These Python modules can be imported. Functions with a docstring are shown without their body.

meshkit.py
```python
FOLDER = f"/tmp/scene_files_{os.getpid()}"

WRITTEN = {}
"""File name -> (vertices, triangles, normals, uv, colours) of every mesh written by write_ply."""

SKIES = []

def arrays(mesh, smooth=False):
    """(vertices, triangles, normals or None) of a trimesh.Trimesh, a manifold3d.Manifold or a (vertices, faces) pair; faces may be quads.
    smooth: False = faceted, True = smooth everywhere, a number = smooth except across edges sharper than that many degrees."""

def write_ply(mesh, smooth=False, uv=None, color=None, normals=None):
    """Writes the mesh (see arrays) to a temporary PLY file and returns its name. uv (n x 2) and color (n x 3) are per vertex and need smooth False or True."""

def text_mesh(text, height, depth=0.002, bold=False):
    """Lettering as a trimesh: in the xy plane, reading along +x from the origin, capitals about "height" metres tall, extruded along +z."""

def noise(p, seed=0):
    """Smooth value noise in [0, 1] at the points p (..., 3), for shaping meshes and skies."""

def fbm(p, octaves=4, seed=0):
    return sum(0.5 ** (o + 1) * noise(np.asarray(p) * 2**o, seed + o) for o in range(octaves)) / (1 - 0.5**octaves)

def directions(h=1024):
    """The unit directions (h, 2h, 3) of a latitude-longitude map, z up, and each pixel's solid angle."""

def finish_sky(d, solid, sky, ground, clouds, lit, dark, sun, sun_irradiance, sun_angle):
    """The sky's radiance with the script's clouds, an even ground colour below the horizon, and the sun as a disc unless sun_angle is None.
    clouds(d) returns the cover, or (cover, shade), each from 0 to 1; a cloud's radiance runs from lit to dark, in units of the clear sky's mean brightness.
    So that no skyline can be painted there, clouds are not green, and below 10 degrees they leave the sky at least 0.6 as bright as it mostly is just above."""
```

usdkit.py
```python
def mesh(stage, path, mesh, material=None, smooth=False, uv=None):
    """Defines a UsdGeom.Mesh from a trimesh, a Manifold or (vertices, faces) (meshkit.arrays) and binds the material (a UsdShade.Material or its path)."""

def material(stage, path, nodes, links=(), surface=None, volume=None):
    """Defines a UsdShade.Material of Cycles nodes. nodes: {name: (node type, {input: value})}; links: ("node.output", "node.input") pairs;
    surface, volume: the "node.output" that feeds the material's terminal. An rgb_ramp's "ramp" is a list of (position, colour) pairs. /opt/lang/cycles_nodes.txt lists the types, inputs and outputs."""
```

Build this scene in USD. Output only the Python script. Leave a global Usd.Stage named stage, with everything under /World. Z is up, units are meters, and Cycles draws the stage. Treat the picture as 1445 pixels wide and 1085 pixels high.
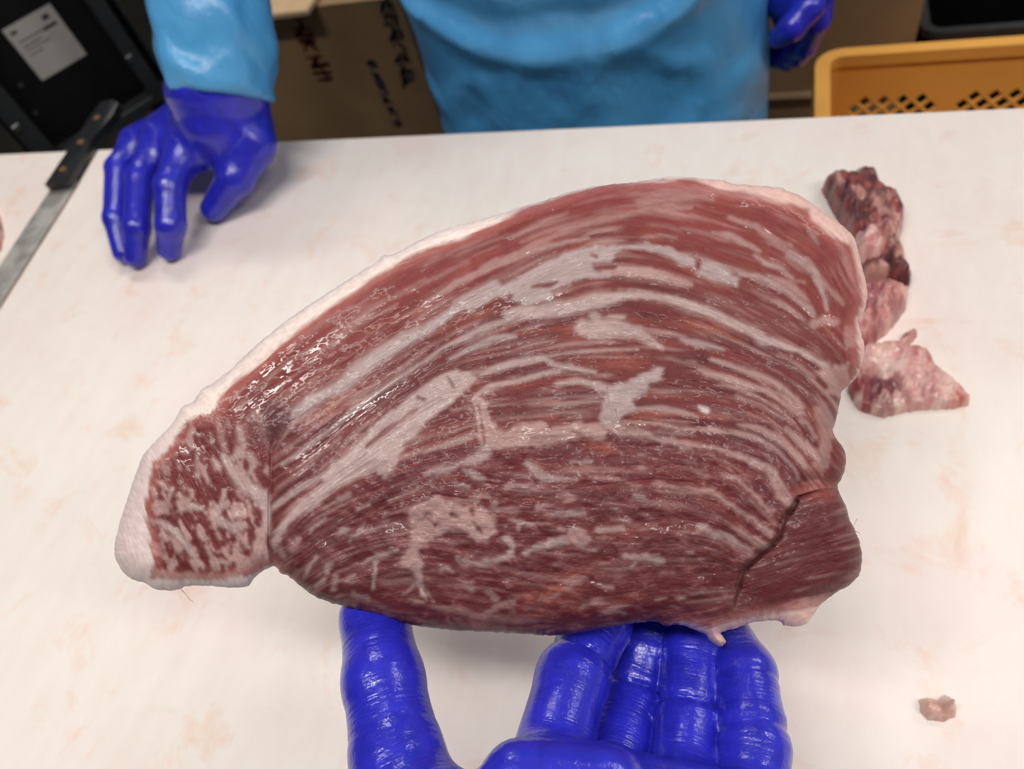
import math, random
import numpy as np, trimesh, usdkit, meshkit
import shapely
from shapely.geometry import Polygon, LineString, Point, box as sbox
from scipy.spatial import Delaunay
from scipy.interpolate import RBFInterpolator
from pxr import Usd, UsdGeom, UsdLux, UsdShade, Gf, Sdf, Vt

random.seed(5); np.random.seed(5)
stage = Usd.Stage.CreateInMemory()
UsdGeom.SetStageUpAxis(stage, 'Z'); UsdGeom.SetStageMetersPerUnit(stage, 1.0)
UsdGeom.Xform.Define(stage, '/World'); UsdGeom.Scope.Define(stage, '/World/Looks')

# ------------------------------------------------------------------ camera
F, CX, CY = 1051.0, 722.5, 542.5                      # focal length and centre in pixels of the 1445 x 1085 frame
ZB = 0.85                                             # top of the cutting board
EYE = np.array([0, 0, ZB + 0.40])
def basis(pitch=52.7, roll=-21.07, az=120.0):
    p, a, ro = map(math.radians, (pitch, az, roll))
    f = np.array([math.cos(p)*math.cos(a), math.cos(p)*math.sin(a), -math.sin(p)])
    r0 = np.cross(f, [0, 0, 1]); r0 /= np.linalg.norm(r0); u0 = np.cross(r0, f)
    return math.cos(ro)*r0 + math.sin(ro)*u0, -math.sin(ro)*r0 + math.cos(ro)*u0, f
R_, U_, F_ = basis()
def ray(x, y):
    x, y = np.asarray(x, float), np.asarray(y, float)
    return F_ + ((x-CX)/F)[..., None]*R_ - ((y-CY)/F)[..., None]*U_
def at(x, y, depth): return EYE + ray(x, y)*np.asarray(depth, float)[..., None]
def on_z(x, y, z):
    d = ray(x, y); return EYE + d*((z-EYE[2])/d[..., 2])[..., None]
def on_y(x, y, Y):
    d = ray(x, y); return EYE + d*((Y-EYE[1])/d[..., 1])[..., None]
cam = UsdGeom.Camera.Define(stage, '/World/camera')
M = np.eye(4); M[0, :3], M[1, :3], M[2, :3], M[3, :3] = R_, U_, -F_, EYE
cam.AddTransformOp().Set(Gf.Matrix4d(M.tolist()))
cam.CreateFocalLengthAttr(5.45); cam.CreateHorizontalApertureAttr(5.45*1445/F)
cam.CreateFStopAttr(2.2); cam.CreateFocusDistanceAttr(0.258)
cam.CreateClippingRangeAttr(Gf.Vec2f(0.02, 100))
cam.CreateExposureAttr(0.04)

# ------------------------------------------------------------------ light: fluorescent battens under the ceiling
LAMP = 24.0
LIGHTS = [(-0.22, -0.12, 1.25, 0.16), (-0.70, 1.55, 1.25, 0.16), (1.50, -0.12, 1.25, 0.16), (1.50, 1.55, 1.25, 0.16)]
for i, (lx, ly, w, hgt) in enumerate(LIGHTS):
    L = UsdLux.RectLight.Define(stage, f'/World/tube_light_{i+1:03d}')
    L.CreateWidthAttr(w); L.CreateHeightAttr(hgt); L.CreateIntensityAttr(LAMP*(1.30, 1.2, 1.15, 1.1)[i]); L.CreateColorAttr(Gf.Vec3f(1.0, 0.975, 0.93))
    L.AddTranslateOp().Set(Gf.Vec3d(lx, ly, 2.50))

# ------------------------------------------------------------------ helpers
taken = {}
def numbered(parent, name):
    k = (str(parent), name); n = taken.get(k, 0); taken[k] = n+1
    return f'{parent}/{name}' + (f'_{n:03d}' if n else '')
def tag(p, label=None, cat=None, group=None, kind=None):
    p = p.GetPrim() if hasattr(p, 'GetPrim') else p
    for k, v in (('label', label), ('category', cat), ('group', group), ('kind', kind)):
        if v: p.SetCustomDataByKey(k, v)
    return p
def thing(name, label, cat, group=None, loc=None):
    x = UsdGeom.Xform.Define(stage, numbered('/World', name))
    if loc is not None: x.AddTranslateOp().Set(Gf.Vec3d(*map(float, loc)))
    tag(x, label, cat, group); OFF[str(x.GetPath())] = np.zeros(3) if loc is None else np.asarray(loc, float)
    return x
OFF = {}
def obj(name, mesh, mat, parent=None, smooth=30, prim=None):
    root = str(parent.GetPath()) if parent is not None else '/World'
    path = numbered(root, name)
    off = np.zeros(3)
    for k, o in OFF.items():
        if root == k or root.startswith(k + '/'): off = o
    if isinstance(mesh, list): mesh = trimesh.util.concatenate(mesh)
    if isinstance(mesh, tuple): v, f = np.asarray(mesh[0], float), np.asarray(mesh[1])
    else: v, f, _ = meshkit.arrays(mesh)
    m = usdkit.mesh(stage, path, (v - off, f), mat, smooth=smooth)
    for nm, a in (prim or {}).items():
        a = np.asarray(a, np.float32)
        api = UsdGeom.PrimvarsAPI(m)
        if a.ndim == 1: api.CreatePrimvar(nm, Sdf.ValueTypeNames.FloatArray, 'vertex').Set(Vt.FloatArray.FromNumpy(a))
        else: api.CreatePrimvar(nm, Sdf.ValueTypeNames.Color3fArray if nm == 'albedo' else Sdf.ValueTypeNames.Float3Array, 'vertex').Set(Vt.Vec3fArray.FromNumpy(a))
    return m
def struct(name, mesh, mat, **k):
    return tag(obj(name, mesh, mat, **k), kind='structure')
def bx(lo, hi):
    lo, hi = np.minimum(lo, hi), np.maximum(lo, hi)
    b = trimesh.creation.box(np.asarray(hi)-np.asarray(lo)); b.apply_translation((np.asarray(lo)+np.asarray(hi))/2); return b
def rbox(lo, hi, r):
    import manifold3d as m3
    lo, hi = np.array(lo, float)+r, np.array(hi, float)-r
    s = m3.Manifold.sphere(r, 12)
    hull = m3.Manifold.batch_hull([s.translate([a, b, c]) for a in (lo[0], hi[0]) for b in (lo[1], hi[1]) for c in (lo[2], hi[2])])
    v, f, _ = meshkit.arrays(hull); return trimesh.Trimesh(v, f, process=False)
def cyl(a, b, r, n=16):
    return trimesh.creation.cylinder(radius=r, segment=[a, b], sections=n)
def fbm(*c, octaves=3, seed=0):
    return meshkit.fbm(np.stack(np.broadcast_arrays(*[np.asarray(x, float) for x in c]), -1) if len(c) == 3 else np.stack(np.broadcast_arrays(*c, 0.37), -1), octaves, seed)
def sm(x, a=0.0, b=1.0):
    t = np.clip((x-a)/(b-a), 0, 1); return t*t*(3-2*t)
def srgb(r, g, b):
    c = np.array([r, g, b])/255.0
    return tuple(np.where(c <= 0.04045, c/12.92, ((c+0.055)/1.055)**2.4))

def surface_nets(val, origin, h):
    """Mesh of the zero level of a grid of distances (negative inside)."""
    s = val < 0
    c = [s[i:s.shape[0]-1+i, j:s.shape[1]-1+j, k:s.shape[2]-1+k] for i in (0, 1) for j in (0, 1) for k in (0, 1)]
    tot = sum(x.astype(np.int8) for x in c); act = (tot > 0) & (tot < 8)
    I = np.argwhere(act); idx = -np.ones(act.shape, np.int64); idx[act] = np.arange(len(I))
    acc, cnt = np.zeros((len(I), 3)), np.zeros(len(I))
    for ax in range(3):
        o1, o2 = [a for a in range(3) if a != ax]
        for a in (0, 1):
            for b in (0, 1):
                p = I.copy(); p[:, o1] += a; p[:, o2] += b; q = p.copy(); q[:, ax] += 1
                va, vb = val[tuple(p.T)], val[tuple(q.T)]
                m = (va < 0) != (vb < 0)
                t = np.where(m, va/np.where(m, va-vb, 1), 0)
                pt = p.astype(float); pt[:, ax] += t
                acc[m] += pt[m]; cnt[m] += 1
    V = acc/cnt[:, None]*h + origin
    Q = []
    for ax in range(3):
        o1, o2 = [(1, 2), (2, 0), (0, 1)][ax]
        sl0 = [slice(None)]*3; sl1 = [slice(None)]*3; sl0[ax] = slice(0, -1); sl1[ax] = slice(1, None)
        d0, d1 = s[tuple(sl0)], s[tuple(sl1)]
        for flip, m in ((False, d0 & ~d1), (True, ~d0 & d1)):
            e = np.argwhere(m); e = e[(e[:, o1] > 0) & (e[:, o2] > 0) & (e[:, o1] < act.shape[o1]) & (e[:, o2] < act.shape[o2])]
            def at_(a, b):
                k = e.copy(); k[:, o1] -= a; k[:, o2] -= b; return idx[tuple(k.T)]
            q = np.stack([at_(1, 1), at_(0, 1), at_(0, 0), at_(1, 0)], 1)
            Q.append(q[:, ::-1] if flip else q)
    Q = np.vstack(Q); Fc = np.vstack([Q[:, [0, 1, 2]], Q[:, [0, 2, 3]]])
    return trimesh.Trimesh(V, Fc, process=False)
def smin(a, b, k):
    h = np.clip(0.5 + 0.5*(b-a)/k, 0, 1); return b*(1-h) + a*h - k*h*(1-h)
def capsule(P, a, b, ra, rb, squash=None):
    a, b = np.asarray(a, float), np.asarray(b, float); ab = b-a
    t = np.clip(((P-a)@ab)/max(ab@ab, 1e-12), 0, 1)
    d = P - a - t[..., None]*ab
    if squash is not None:                              # (direction, factor): thinner along the direction
        n, k = squash; n = np.asarray(n, float)/np.linalg.norm(n); c = d@n
        d = d + ((k-1)*c)[..., None]*n
    return np.sqrt((d*d).sum(-1)) - (ra + t*(rb-ra)), t
def grid(lo, hi, h):
    lo, hi = np.asarray(lo, float), np.asarray(hi, float)
    n = np.ceil((hi-lo)/h).astype(int)+1
    return lo, np.stack(np.meshgrid(*[lo[i]+h*np.arange(n[i]) for i in range(3)], indexing='ij'), -1)
def chain(P, pts, rad, k):
    d = None
    for i in range(len(pts)-1):
        e, _ = capsule(P, pts[i], pts[i+1], rad[i], rad[i+1]); d = e if d is None else smin(d, e, k)
    return d
def smooth_mesh(m, n=6):
    """Keeps the largest component and smooths it (Taubin) with a sparse averaging matrix."""
    import scipy.sparse as sp
    from scipy.sparse.csgraph import connected_components
    f = np.asarray(m.faces); N = len(m.vertices)
    a, b = np.r_[f[:, 0], f[:, 1], f[:, 2]], np.r_[f[:, 1], f[:, 2], f[:, 0]]
    g = sp.csr_matrix((np.ones(2*len(a)), (np.r_[a, b], np.r_[b, a])), shape=(N, N)); g.data[:] = 1
    _, lab = connected_components(g, directed=False); keep = lab == np.bincount(lab).argmax()
    A = sp.diags(1/np.maximum(np.asarray(g.sum(1)).ravel(), 1)) @ g; v = np.asarray(m.vertices, float).copy()
    for _ in range(n):
        v += .5*(A@v-v); v -= .51*(A@v-v)
    idx = np.cumsum(keep)-1
    return trimesh.Trimesh(v[keep], idx[f[keep[f].all(1)]], process=False)

# ------------------------------------------------------------------ materials
def mat(name, nodes, links=(), surface='p.BSDF'):
    return usdkit.material(stage, f'/World/Looks/{name}', nodes, links, surface=surface)
def plain(name, col, rough=0.5, metal=0.0, noise=0.0, scale=20, bump=0.0, coat=0.0, **kw):
    n = {'g': ('geometry', {}), 'p': ('principled_bsdf', {'roughness': rough, 'metallic': metal, 'base_color': col, 'coat_weight': coat, **kw})}
    l = []
    if noise or bump:
        n['n'] = ('noise_texture', {'scale': scale, 'detail': 4.0}); l.append(('g.position', 'n.vector'))
    if noise:
        c = np.array(col)
        n['r'] = ('rgb_ramp', {'ramp': [(0.3, tuple(c*(1-noise))), (0.7, tuple(np.minimum(c*(1+noise), 1)))]})
        l += [('n.fac', 'r.fac'), ('r.color', 'p.base_color')]
    if bump:
        n['b'] = ('bump', {'strength': 1.0, 'distance': bump}); l += [('n.fac', 'b.height'), ('b.normal', 'p.normal')]
    return mat(name, n, l)

M_wall = plain('painted_wall', (0.30, 0.295, 0.28), 0.6, noise=0.06, scale=3)
M_ceil = plain('ceiling_paint', (0.5, 0.5, 0.49), 0.7)
M_floor = plain('dark_floor', (0.017, 0.016, 0.013), 0.45, noise=0.35, scale=9, bump=0.001)
M_steel = plain('brushed_steel', (0.55, 0.56, 0.57), 0.32, metal=1.0, noise=0.08, scale=40)
M_black = plain('black_metal', (0.0045, 0.0045, 0.005), 0.55, noise=0.2, scale=30, specular_ior_level=0.25)
M_blackbar = plain('dark_grey_rail', (0.022, 0.024, 0.027), 0.4, noise=0.2, scale=25)
M_label = plain('silver_label', (0.42, 0.40, 0.38), 0.45, noise=0.06, scale=60)
M_ink = plain('label_print', (0.05, 0.05, 0.05), 0.6)
M_screw = plain('screw_metal', (0.35, 0.35, 0.35), 0.3, metal=1.0)
M_brass = plain('brass_rivet', (0.62, 0.40, 0.18), 0.35, metal=0.8)
M_handle = plain('black_handle', (0.012, 0.013, 0.016), 0.38)
M_card = plain('cardboard', (0.32, 0.195, 0.095), 0.8, noise=0.12, scale=12)
M_card2 = plain('cardboard_edge', (0.62, 0.43, 0.25), 0.8, noise=0.08, scale=30)
M_red = plain('red_print', (0.19, 0.045, 0.035), 0.8)
M_blue = plain('blue_print', (0.05, 0.045, 0.085), 0.8)
M_grey = plain('grey_print', (0.12, 0.080, 0.062), 0.8)
M_crate = plain('orange_crate_plastic', (0.70, 0.34, 0.07), 0.42, noise=0.05, scale=8)
M_skin = plain('skin', (0.55, 0.33, 0.24), 0.5)
M_hair = plain('hair', (0.012, 0.010, 0.009), 0.5)
M_cloth = plain('dark_trousers', (0.025, 0.025, 0.03), 0.8, noise=0.2, scale=60)
M_white = plain('white_sclera', (0.8, 0.8, 0.78), 0.3)
M_lampbody = plain('lamp_housing', (0.8, 0.8, 0.8), 0.5)

# cutting board: off-white polyethylene with faint pink and tan stains and cut marks
M_board = mat('cutting_board', {
    'g': ('geometry', {}), 'n1': ('noise_texture', {'scale': 9.0, 'detail': 5.0, 'roughness': 0.6}),
    'n2': ('noise_texture', {'scale': 70.0, 'detail': 4.0, 'roughness': 0.65}), 'n3': ('noise_texture', {'scale': 26.0, 'detail': 6.0, 'roughness': 0.7, 'distortion': 0.6}),
    'r1': ('rgb_ramp', {'ramp': [(0.36, (0.87, 0.80, 0.745)), (0.50, (0.875, 0.785, 0.735)), (0.64, (0.865, 0.745, 0.705))]}),
    'r3': ('rgb_ramp', {'ramp': [(0.55, (1, 1, 1)), (0.64, (0.985, 0.90, 0.855)), (0.76, (0.95, 0.76, 0.69))]}),
    'mx': ('mix_color', {'blend_type': 'multiply', 'fac': 1.0}), 'mp': ('mapping', {'scale': (1.0, 0.35, 1.0), 'rotation': (0, 0, 0.5)}),
    'r2': ('rgb_ramp', {'ramp': [(0.35, (1.0, 1.0, 1.0)), (0.75, (0.955, 0.935, 0.915))]}), 'my': ('mix_color', {'blend_type': 'multiply', 'fac': 1.0}),
    'b': ('bump', {'strength': 0.25, 'distance': 0.0006}), 'p': ('principled_bsdf', {'roughness': 0.42, 'specular_ior_level': 0.35})},
    [('g.position', 'n1.vector'), ('g.position', 'mp.vector'), ('mp.vector', 'n2.vector'), ('g.position', 'n3.vector'), ('n1.fac', 'r1.fac'), ('n3.fac', 'r3.fac'), ('r1.color', 'mx.a'), ('r3.color', 'mx.b'),
     ('n2.fac', 'r2.fac'), ('mx.result', 'my.a'), ('r2.color', 'my.b'), ('my.result', 'p.base_color'), ('n2.fac', 'b.height'), ('b.normal', 'p.normal')])

# blue nitrile glove: wet, finely wrinkled across each finger ('wrinkle' primvar: along, around, finger)
M_glove = mat('blue_nitrile', {
    'a': ('attribute', {'attribute': 'wrinkle'}), 'g': ('geometry', {}),
    'm1': ('mapping', {'scale': (620.0, 60.0, 1.0)}), 'n1': ('noise_texture', {'scale': 1.0, 'detail': 3.0, 'roughness': 0.55}),
    'n2': ('noise_texture', {'scale': 900.0, 'detail': 2.0}), 'n3': ('noise_texture', {'scale': 120.0, 'detail': 3.0, 'distortion': 0.5}),
    'b1': ('bump', {'strength': 0.40, 'distance': 0.0007}), 'b2': ('bump', {'strength': 0.25, 'distance': 0.0005}), 'b3': ('bump', {'strength': 0.18, 'distance': 0.0015}),
    'r': ('rgb_ramp', {'ramp': [(0.3, (0.015, 0.016, 0.37)), (0.7, (0.024, 0.025, 0.52))]}),
    'p': ('principled_bsdf', {'roughness': 0.30, 'specular_ior_level': 0.4, 'coat_weight': 0.5, 'coat_roughness': 0.10})},
    [('b2.normal', 'p.coat_normal'), ('a.vector', 'm1.vector'), ('m1.vector', 'n1.vector'), ('g.position', 'n2.vector'), ('g.position', 'n3.vector'), ('n3.fac', 'b3.height'), ('b3.normal', 'b1.normal'),
     ('n1.fac', 'b1.height'), ('b1.normal', 'b2.normal'), ('n2.fac', 'b2.height'), ('b2.normal', 'p.normal'), ('n3.fac', 'r.fac'), ('r.color', 'p.base_color')])

# thin sky-blue polyethylene gown
M_gown = mat('blue_poly_gown', {
    'g': ('geometry', {}), 'm': ('mapping', {'scale': (1.0, 1.0, 0.55)}), 'n': ('noise_texture', {'scale': 16.0, 'detail': 4.0, 'distortion': 0.8}), 'n2': ('noise_texture', {'scale': 70.0, 'detail': 3.0, 'distortion': 0.5}),
    'r': ('rgb_ramp', {'ramp': [(0.3, (0.060, 0.29, 0.60)), (0.7, (0.105, 0.41, 0.77))]}),
    'b': ('bump', {'strength': 0.5, 'distance': 0.008}), 'b2': ('bump', {'strength': 0.4, 'distance': 0.003}),
    'p': ('principled_bsdf', {'roughness': 0.36, 'specular_ior_level': 0.5})},
    [('g.position', 'm.vector'), ('m.vector', 'n.vector'), ('m.vector', 'n2.vector'), ('n.fac', 'b.height'), ('n2.fac', 'b2.height'), ('b.normal', 'b2.normal'), ('b2.normal', 'p.normal'), ('n.fac', 'r.fac'), ('r.color', 'p.base_color')])

# meat: colour from the 'albedo' primvar; fibre relief follows the 'flow' primvar (along, across, 0)
def meat_mat(name, fine, rough=0.46, spec=0.18):
    return mat(name, {
        'c': ('attribute', {'attribute': 'albedo'}), 'a': ('attribute', {'attribute': 'flow'}), 'g': ('geometry', {}),
        'm1': ('mapping', {'scale': (0.065, 0.30, 1.0)}), 'n1': ('noise_texture', {'scale': 1.0, 'detail': 2.0, 'roughness': 0.6}),
        'n2': ('noise_texture', {'scale': 900.0, 'detail': 3.0, 'roughness': 0.6}), 'n3': ('noise_texture', {'scale': 150.0, 'detail': 3.0}),
        'r1': ('rgb_ramp', {'ramp': [(0.25, (0.86, 0.84, 0.85)), (0.5, (1, 1, 1)), (0.75, (1.12, 1.14, 1.14))]}),
        'mx': ('mix_color', {'blend_type': 'multiply', 'fac': 1.0, 'use_clamp': False}),
        'b1': ('bump', {'strength': 0.35*fine, 'distance': 0.0006}), 'b2': ('bump', {'strength': 0.45*fine, 'distance': 0.0006}),
        'rr': ('map_range', {'from_min': 0.3, 'from_max': 0.7, 'to_min': rough-0.08, 'to_max': rough+0.10}),
        'p': ('principled_bsdf', {'roughness': rough, 'specular_ior_level': spec, 'coat_weight': 0.2*fine, 'coat_roughness': 0.10}), 'wt': ('attribute', {'attribute': 'wet'}), 'cw': ('math', {'math_type': 'multiply_add', 'value2': 0.95, 'value3': 0.10*fine})},
        [('wt.fac', 'cw.value1'), ('cw.value', 'p.coat_weight'), ('a.vector', 'm1.vector'), ('m1.vector', 'n1.vector'), ('g.position', 'n2.vector'), ('g.position', 'n3.vector'), ('n1.fac', 'r1.fac'), ('c.color', 'mx.a'), ('r1.color', 'mx.b'),
         ('mx.result', 'p.base_color'), ('n1.fac', 'b1.height'), ('b1.normal', 'b2.normal'), ('n2.fac', 'b2.height'), ('b2.normal', 'p.normal'), ('n3.fac', 'rr.value'), ('rr.result', 'p.roughness')])
M_meat = meat_mat('raw_beef', 1.0)
M_fat = meat_mat('beef_fat', 0.3, 0.42)
M_trim = meat_mat('beef_trimmings', 1.2, 0.30)

# ------------------------------------------------------------------ the room
X0, X1, Y0, Y1, ZC = -3.0, 2.4, -2.2, 2.7, 2.6
struct('floor', bx((X0, Y0, -0.1), (X1, Y1, 0)), M_floor)
struct('ceiling', bx((X0, Y0, ZC), (X1, Y1, ZC+0.1)), M_ceil)
struct('wall_back', bx((X0-0.1, Y1, 0), (X1+0.1, Y1+0.1, ZC)), M_wall)
struct('wall_front', bx((X0-0.1, Y0-0.1, 0), (X1+0.1, Y0, ZC)), M_wall)
struct('wall_left', bx((X0-0.1, Y0, 0), (X0, Y1, ZC)), M_wall)
struct('wall_right', bx((X1, Y0, 0), (X1+0.1, Y1, ZC)), M_wall)
for i, (lx, ly, w, hgt) in enumerate(LIGHTS):
    t = thing('ceiling_lamp', ['white fluorescent batten on the ceiling straight above the near edge of the board', 'white fluorescent batten on the ceiling behind the person, left side',
              'white fluorescent batten on the ceiling at the near right', 'white fluorescent batten on the ceiling at the far right above the crates'][i], 'lamp', loc=(lx, ly, ZC))
    obj('housing', bx((lx-w/2-0.04, ly-hgt/2-0.03, 2.51), (lx+w/2+0.04, ly+hgt/2+0.03, ZC)), M_lampbody, t)

# work table and the cutting board on it
YE = 0.536
t = thing('work_table', 'stainless steel work table underneath the white cutting board', 'table', loc=(-0.4, 0.15, 0))
obj('tabletop', rbox((-2.0, -0.22, ZB-0.075), (1.2, YE-0.02, ZB-0.03), 0.004), M_steel, t)
for x in (-1.95, 1.15):
    for y in (-0.17, YE-0.07): obj('leg', cyl((x, y, 0), (x, y, ZB-0.075), 0.02), M_steel, t)
obj('shelf', bx((-1.95, -0.17, 0.2), (1.15, YE-0.07, 0.22)), M_steel, t)
prof = Polygon([(-0.25, 0), (YE, 0), (YE, 0.03), (-0.25, 0.03)]).buffer(-0.004).buffer(0.004, quad_segs=6)
bd = trimesh.creation.extrude_polygon(prof, 3.5)
bd.apply_transform(np.array([[0, 0, 1, -2.2], [1, 0, 0, 0], [0, 1, 0, ZB-0.03], [0, 0, 0, 1]]))
tag(obj('cutting_board', bd, M_board, smooth=40), 'wide white plastic cutting board with faint pink stains covering the work table', 'cutting board')

# ================================================================== THE BEEF SLAB
OUTL = [(161,771),(162,787),(175,811),(190,819),(207,823),(219,833),(253,834),(262,826),(300,827),(326,830),(353,827),(357,818),(369,806),(384,799),(391,800),(395,810),(408,813),(428,831),(444,842),(462,849),(479,854),(517,862),(543,870),(573,880),(600,885),(640,890),(700,892),(750,895),(782,897),(819,892),(865,884),(902,878),(925,876),(943,885),(953,880),(971,885),(984,890),(997,895),(1006,908),(1017,913),(1026,907),(1021,898),(1015,892),(1033,888),(1058,878),(1079,876),(1102,876),(1107,884),(1137,884),(1150,863),(1164,847),(1180,836),(1201,824),(1215,808),(1217,785),(1214,767),(1205,746),(1198,732),(1195,716),(1187,700),(1180,688),(1189,672),(1195,652),(1192,633),(1180,618),(1174,610),(1178,599),(1183,578),(1186,562),(1187,553),(1197,544),(1210,532),(1215,518),(1220,495),(1217,475),(1211,458),(1211,450),(1220,438),(1225,415),(1222,397),(1214,369),(1207,337),(1201,329),(1185,314),(1164,301),(1146,287),(1130,275),(1110,270),(1103,264),(1093,264),(1058,261),(1042,261),(1014,253),(985,252),(965,249),(940,249),(924,252),(889,258),(856,260),(811,268),(773,281),(731,293),(698,304),(650,317),(631,322),(595,336),(576,348),(550,361),(540,359),(531,370),(492,393),(456,417),(424,438),(396,458),(377,474),(359,488),(336,511),(318,527),(297,543),(285,547),(278,559),(269,569),(256,572),(244,598),(230,612),(211,630),(199,646),(187,680),(170,734),(165,752)]
LEAN = [(214,814),(219,793),(211,747),(206,720),(211,688),(217,654),(238,637),(249,619),(265,597),(284,587),(300,588),(315,563),(334,540),(359,520),(389,494),(427,462),(463,438),(505,409),(531,390),(576,365),(618,348),(650,338),(692,320),(738,297),(796,278),(850,263),(924,257),(980,258),(1010,268),(1049,273),(1088,284),(1118,290),(1139,297),(1143,311),(1160,323),(1178,337),(1197,348),(1204,370),(1212,400),(1214,430),(1205,450),(1208,480),(1212,520),(1195,545),(1260,580),(1260,830),(1180,850),(1100,862),(1050,872),(1000,884),(960,878),(925,940),(500,940),(420,860),(385,795),(345,812),(300,816),(255,816)]
# fibre lines: (across value, points); the along value is the arc length from the line's apex
FLOW = [(255,[(250,592),(350,497),(456,415),(576,345),(700,302),(856,258),(940,248),(1042,262),(1130,285),(1195,335),(1222,400)]),
 (345,[(385,590),(437,556),(502,516),(576,468),(656,420),(700,400),(796,356),(850,346),(909,344),(971,362),(1030,385),(1079,402),(1118,424),(1160,462),(1195,500)]),
 (415,[(390,660),(423,639),(508,572),(566,533),(624,492),(689,462),(760,433),(842,413),(904,414),(976,430),(1026,452),(1077,479),(1127,500),(1164,525),(1190,555)]),
 (500,[(388,716),(451,669),(517,609),(594,547),(660,522),(744,508),(790,500),(850,497),(930,500),(1005,509),(1068,530),(1123,564),(1150,600),(1170,645)]),
 (600,[(390,760),(428,725),(481,689),(560,647),(630,627),(700,610),(780,601),(850,598),(915,598),(996,606),(1049,615),(1100,640),(1135,690)]),
 (680,[(400,785),(460,742),(540,702),(628,668),(700,676),(766,678),(850,679),(924,684),(1003,699),(1044,721),(1095,762)]),
 (750,[(415,812),(455,780),(520,752),(600,735),(700,740),(800,742),(880,745),(987,746),(1040,766),(1075,790)]),
 (830,[(440,838),(500,815),(580,797),(690,808),(780,824),(865,826),(960,820),(1040,822)]),
 (900,[(480,862),(573,885),(700,896),(800,896),(900,884),(980,878),(1060,860)])]
SEAM = [(384,625),(383,660),(381,700),(380,740),(380,770),(384,795)]
CREV = [(1122,708),(1116,720),(1109,726),(1101,740),(1100,755),(1089,768),(1072,781),(1055,797),(1045,810),(1041,828)]
# fat strands: centre lines with widths, (points, strength, tint)
S = []
def st(pts, a=1.0, tint=0): S.append((np.array(pts, float), a, tint))
st([(600,430,7),(641,402,10),(697,373,12),(747,354,11),(784,344,8),(830,336,5)],.75,1); st([(724,334,5),(766,313,8),(800,300,4)],.55,1); st([(735,342,4),(759,331,7),(807,317,8),(850,308,7),(890,300,5)],.45,1)
st([(789,325,7),(843,313,9),(892,301,10),(940,293,9),(975,292,5)],.55,1); st([(905,285,16),(950,274,24),(985,272,20),(1010,276,8)],.5,1)
st([(560,420,4),(610,395,6),(660,368,5)],.4,1); st([(480,470,6),(540,428,6),(600,394,4)],.4,1); st([(440,505,5),(500,462,8),(560,430,4)],.45,1); st([(600,375,3),(650,350,5),(700,330,4)],.35,1)
# band one, left tail
st([(698,403,18),(656,425,17),(624,450,15),(576,477,19),(531,505,21),(502,526,23),(479,546,20),(440,566,20),(420,582,18),(413,592,8)],1,2)
st([(851,384,10),(872,382,14),(918,386,15),(949,394,13),(975,401,7)],.95,1)
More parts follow.
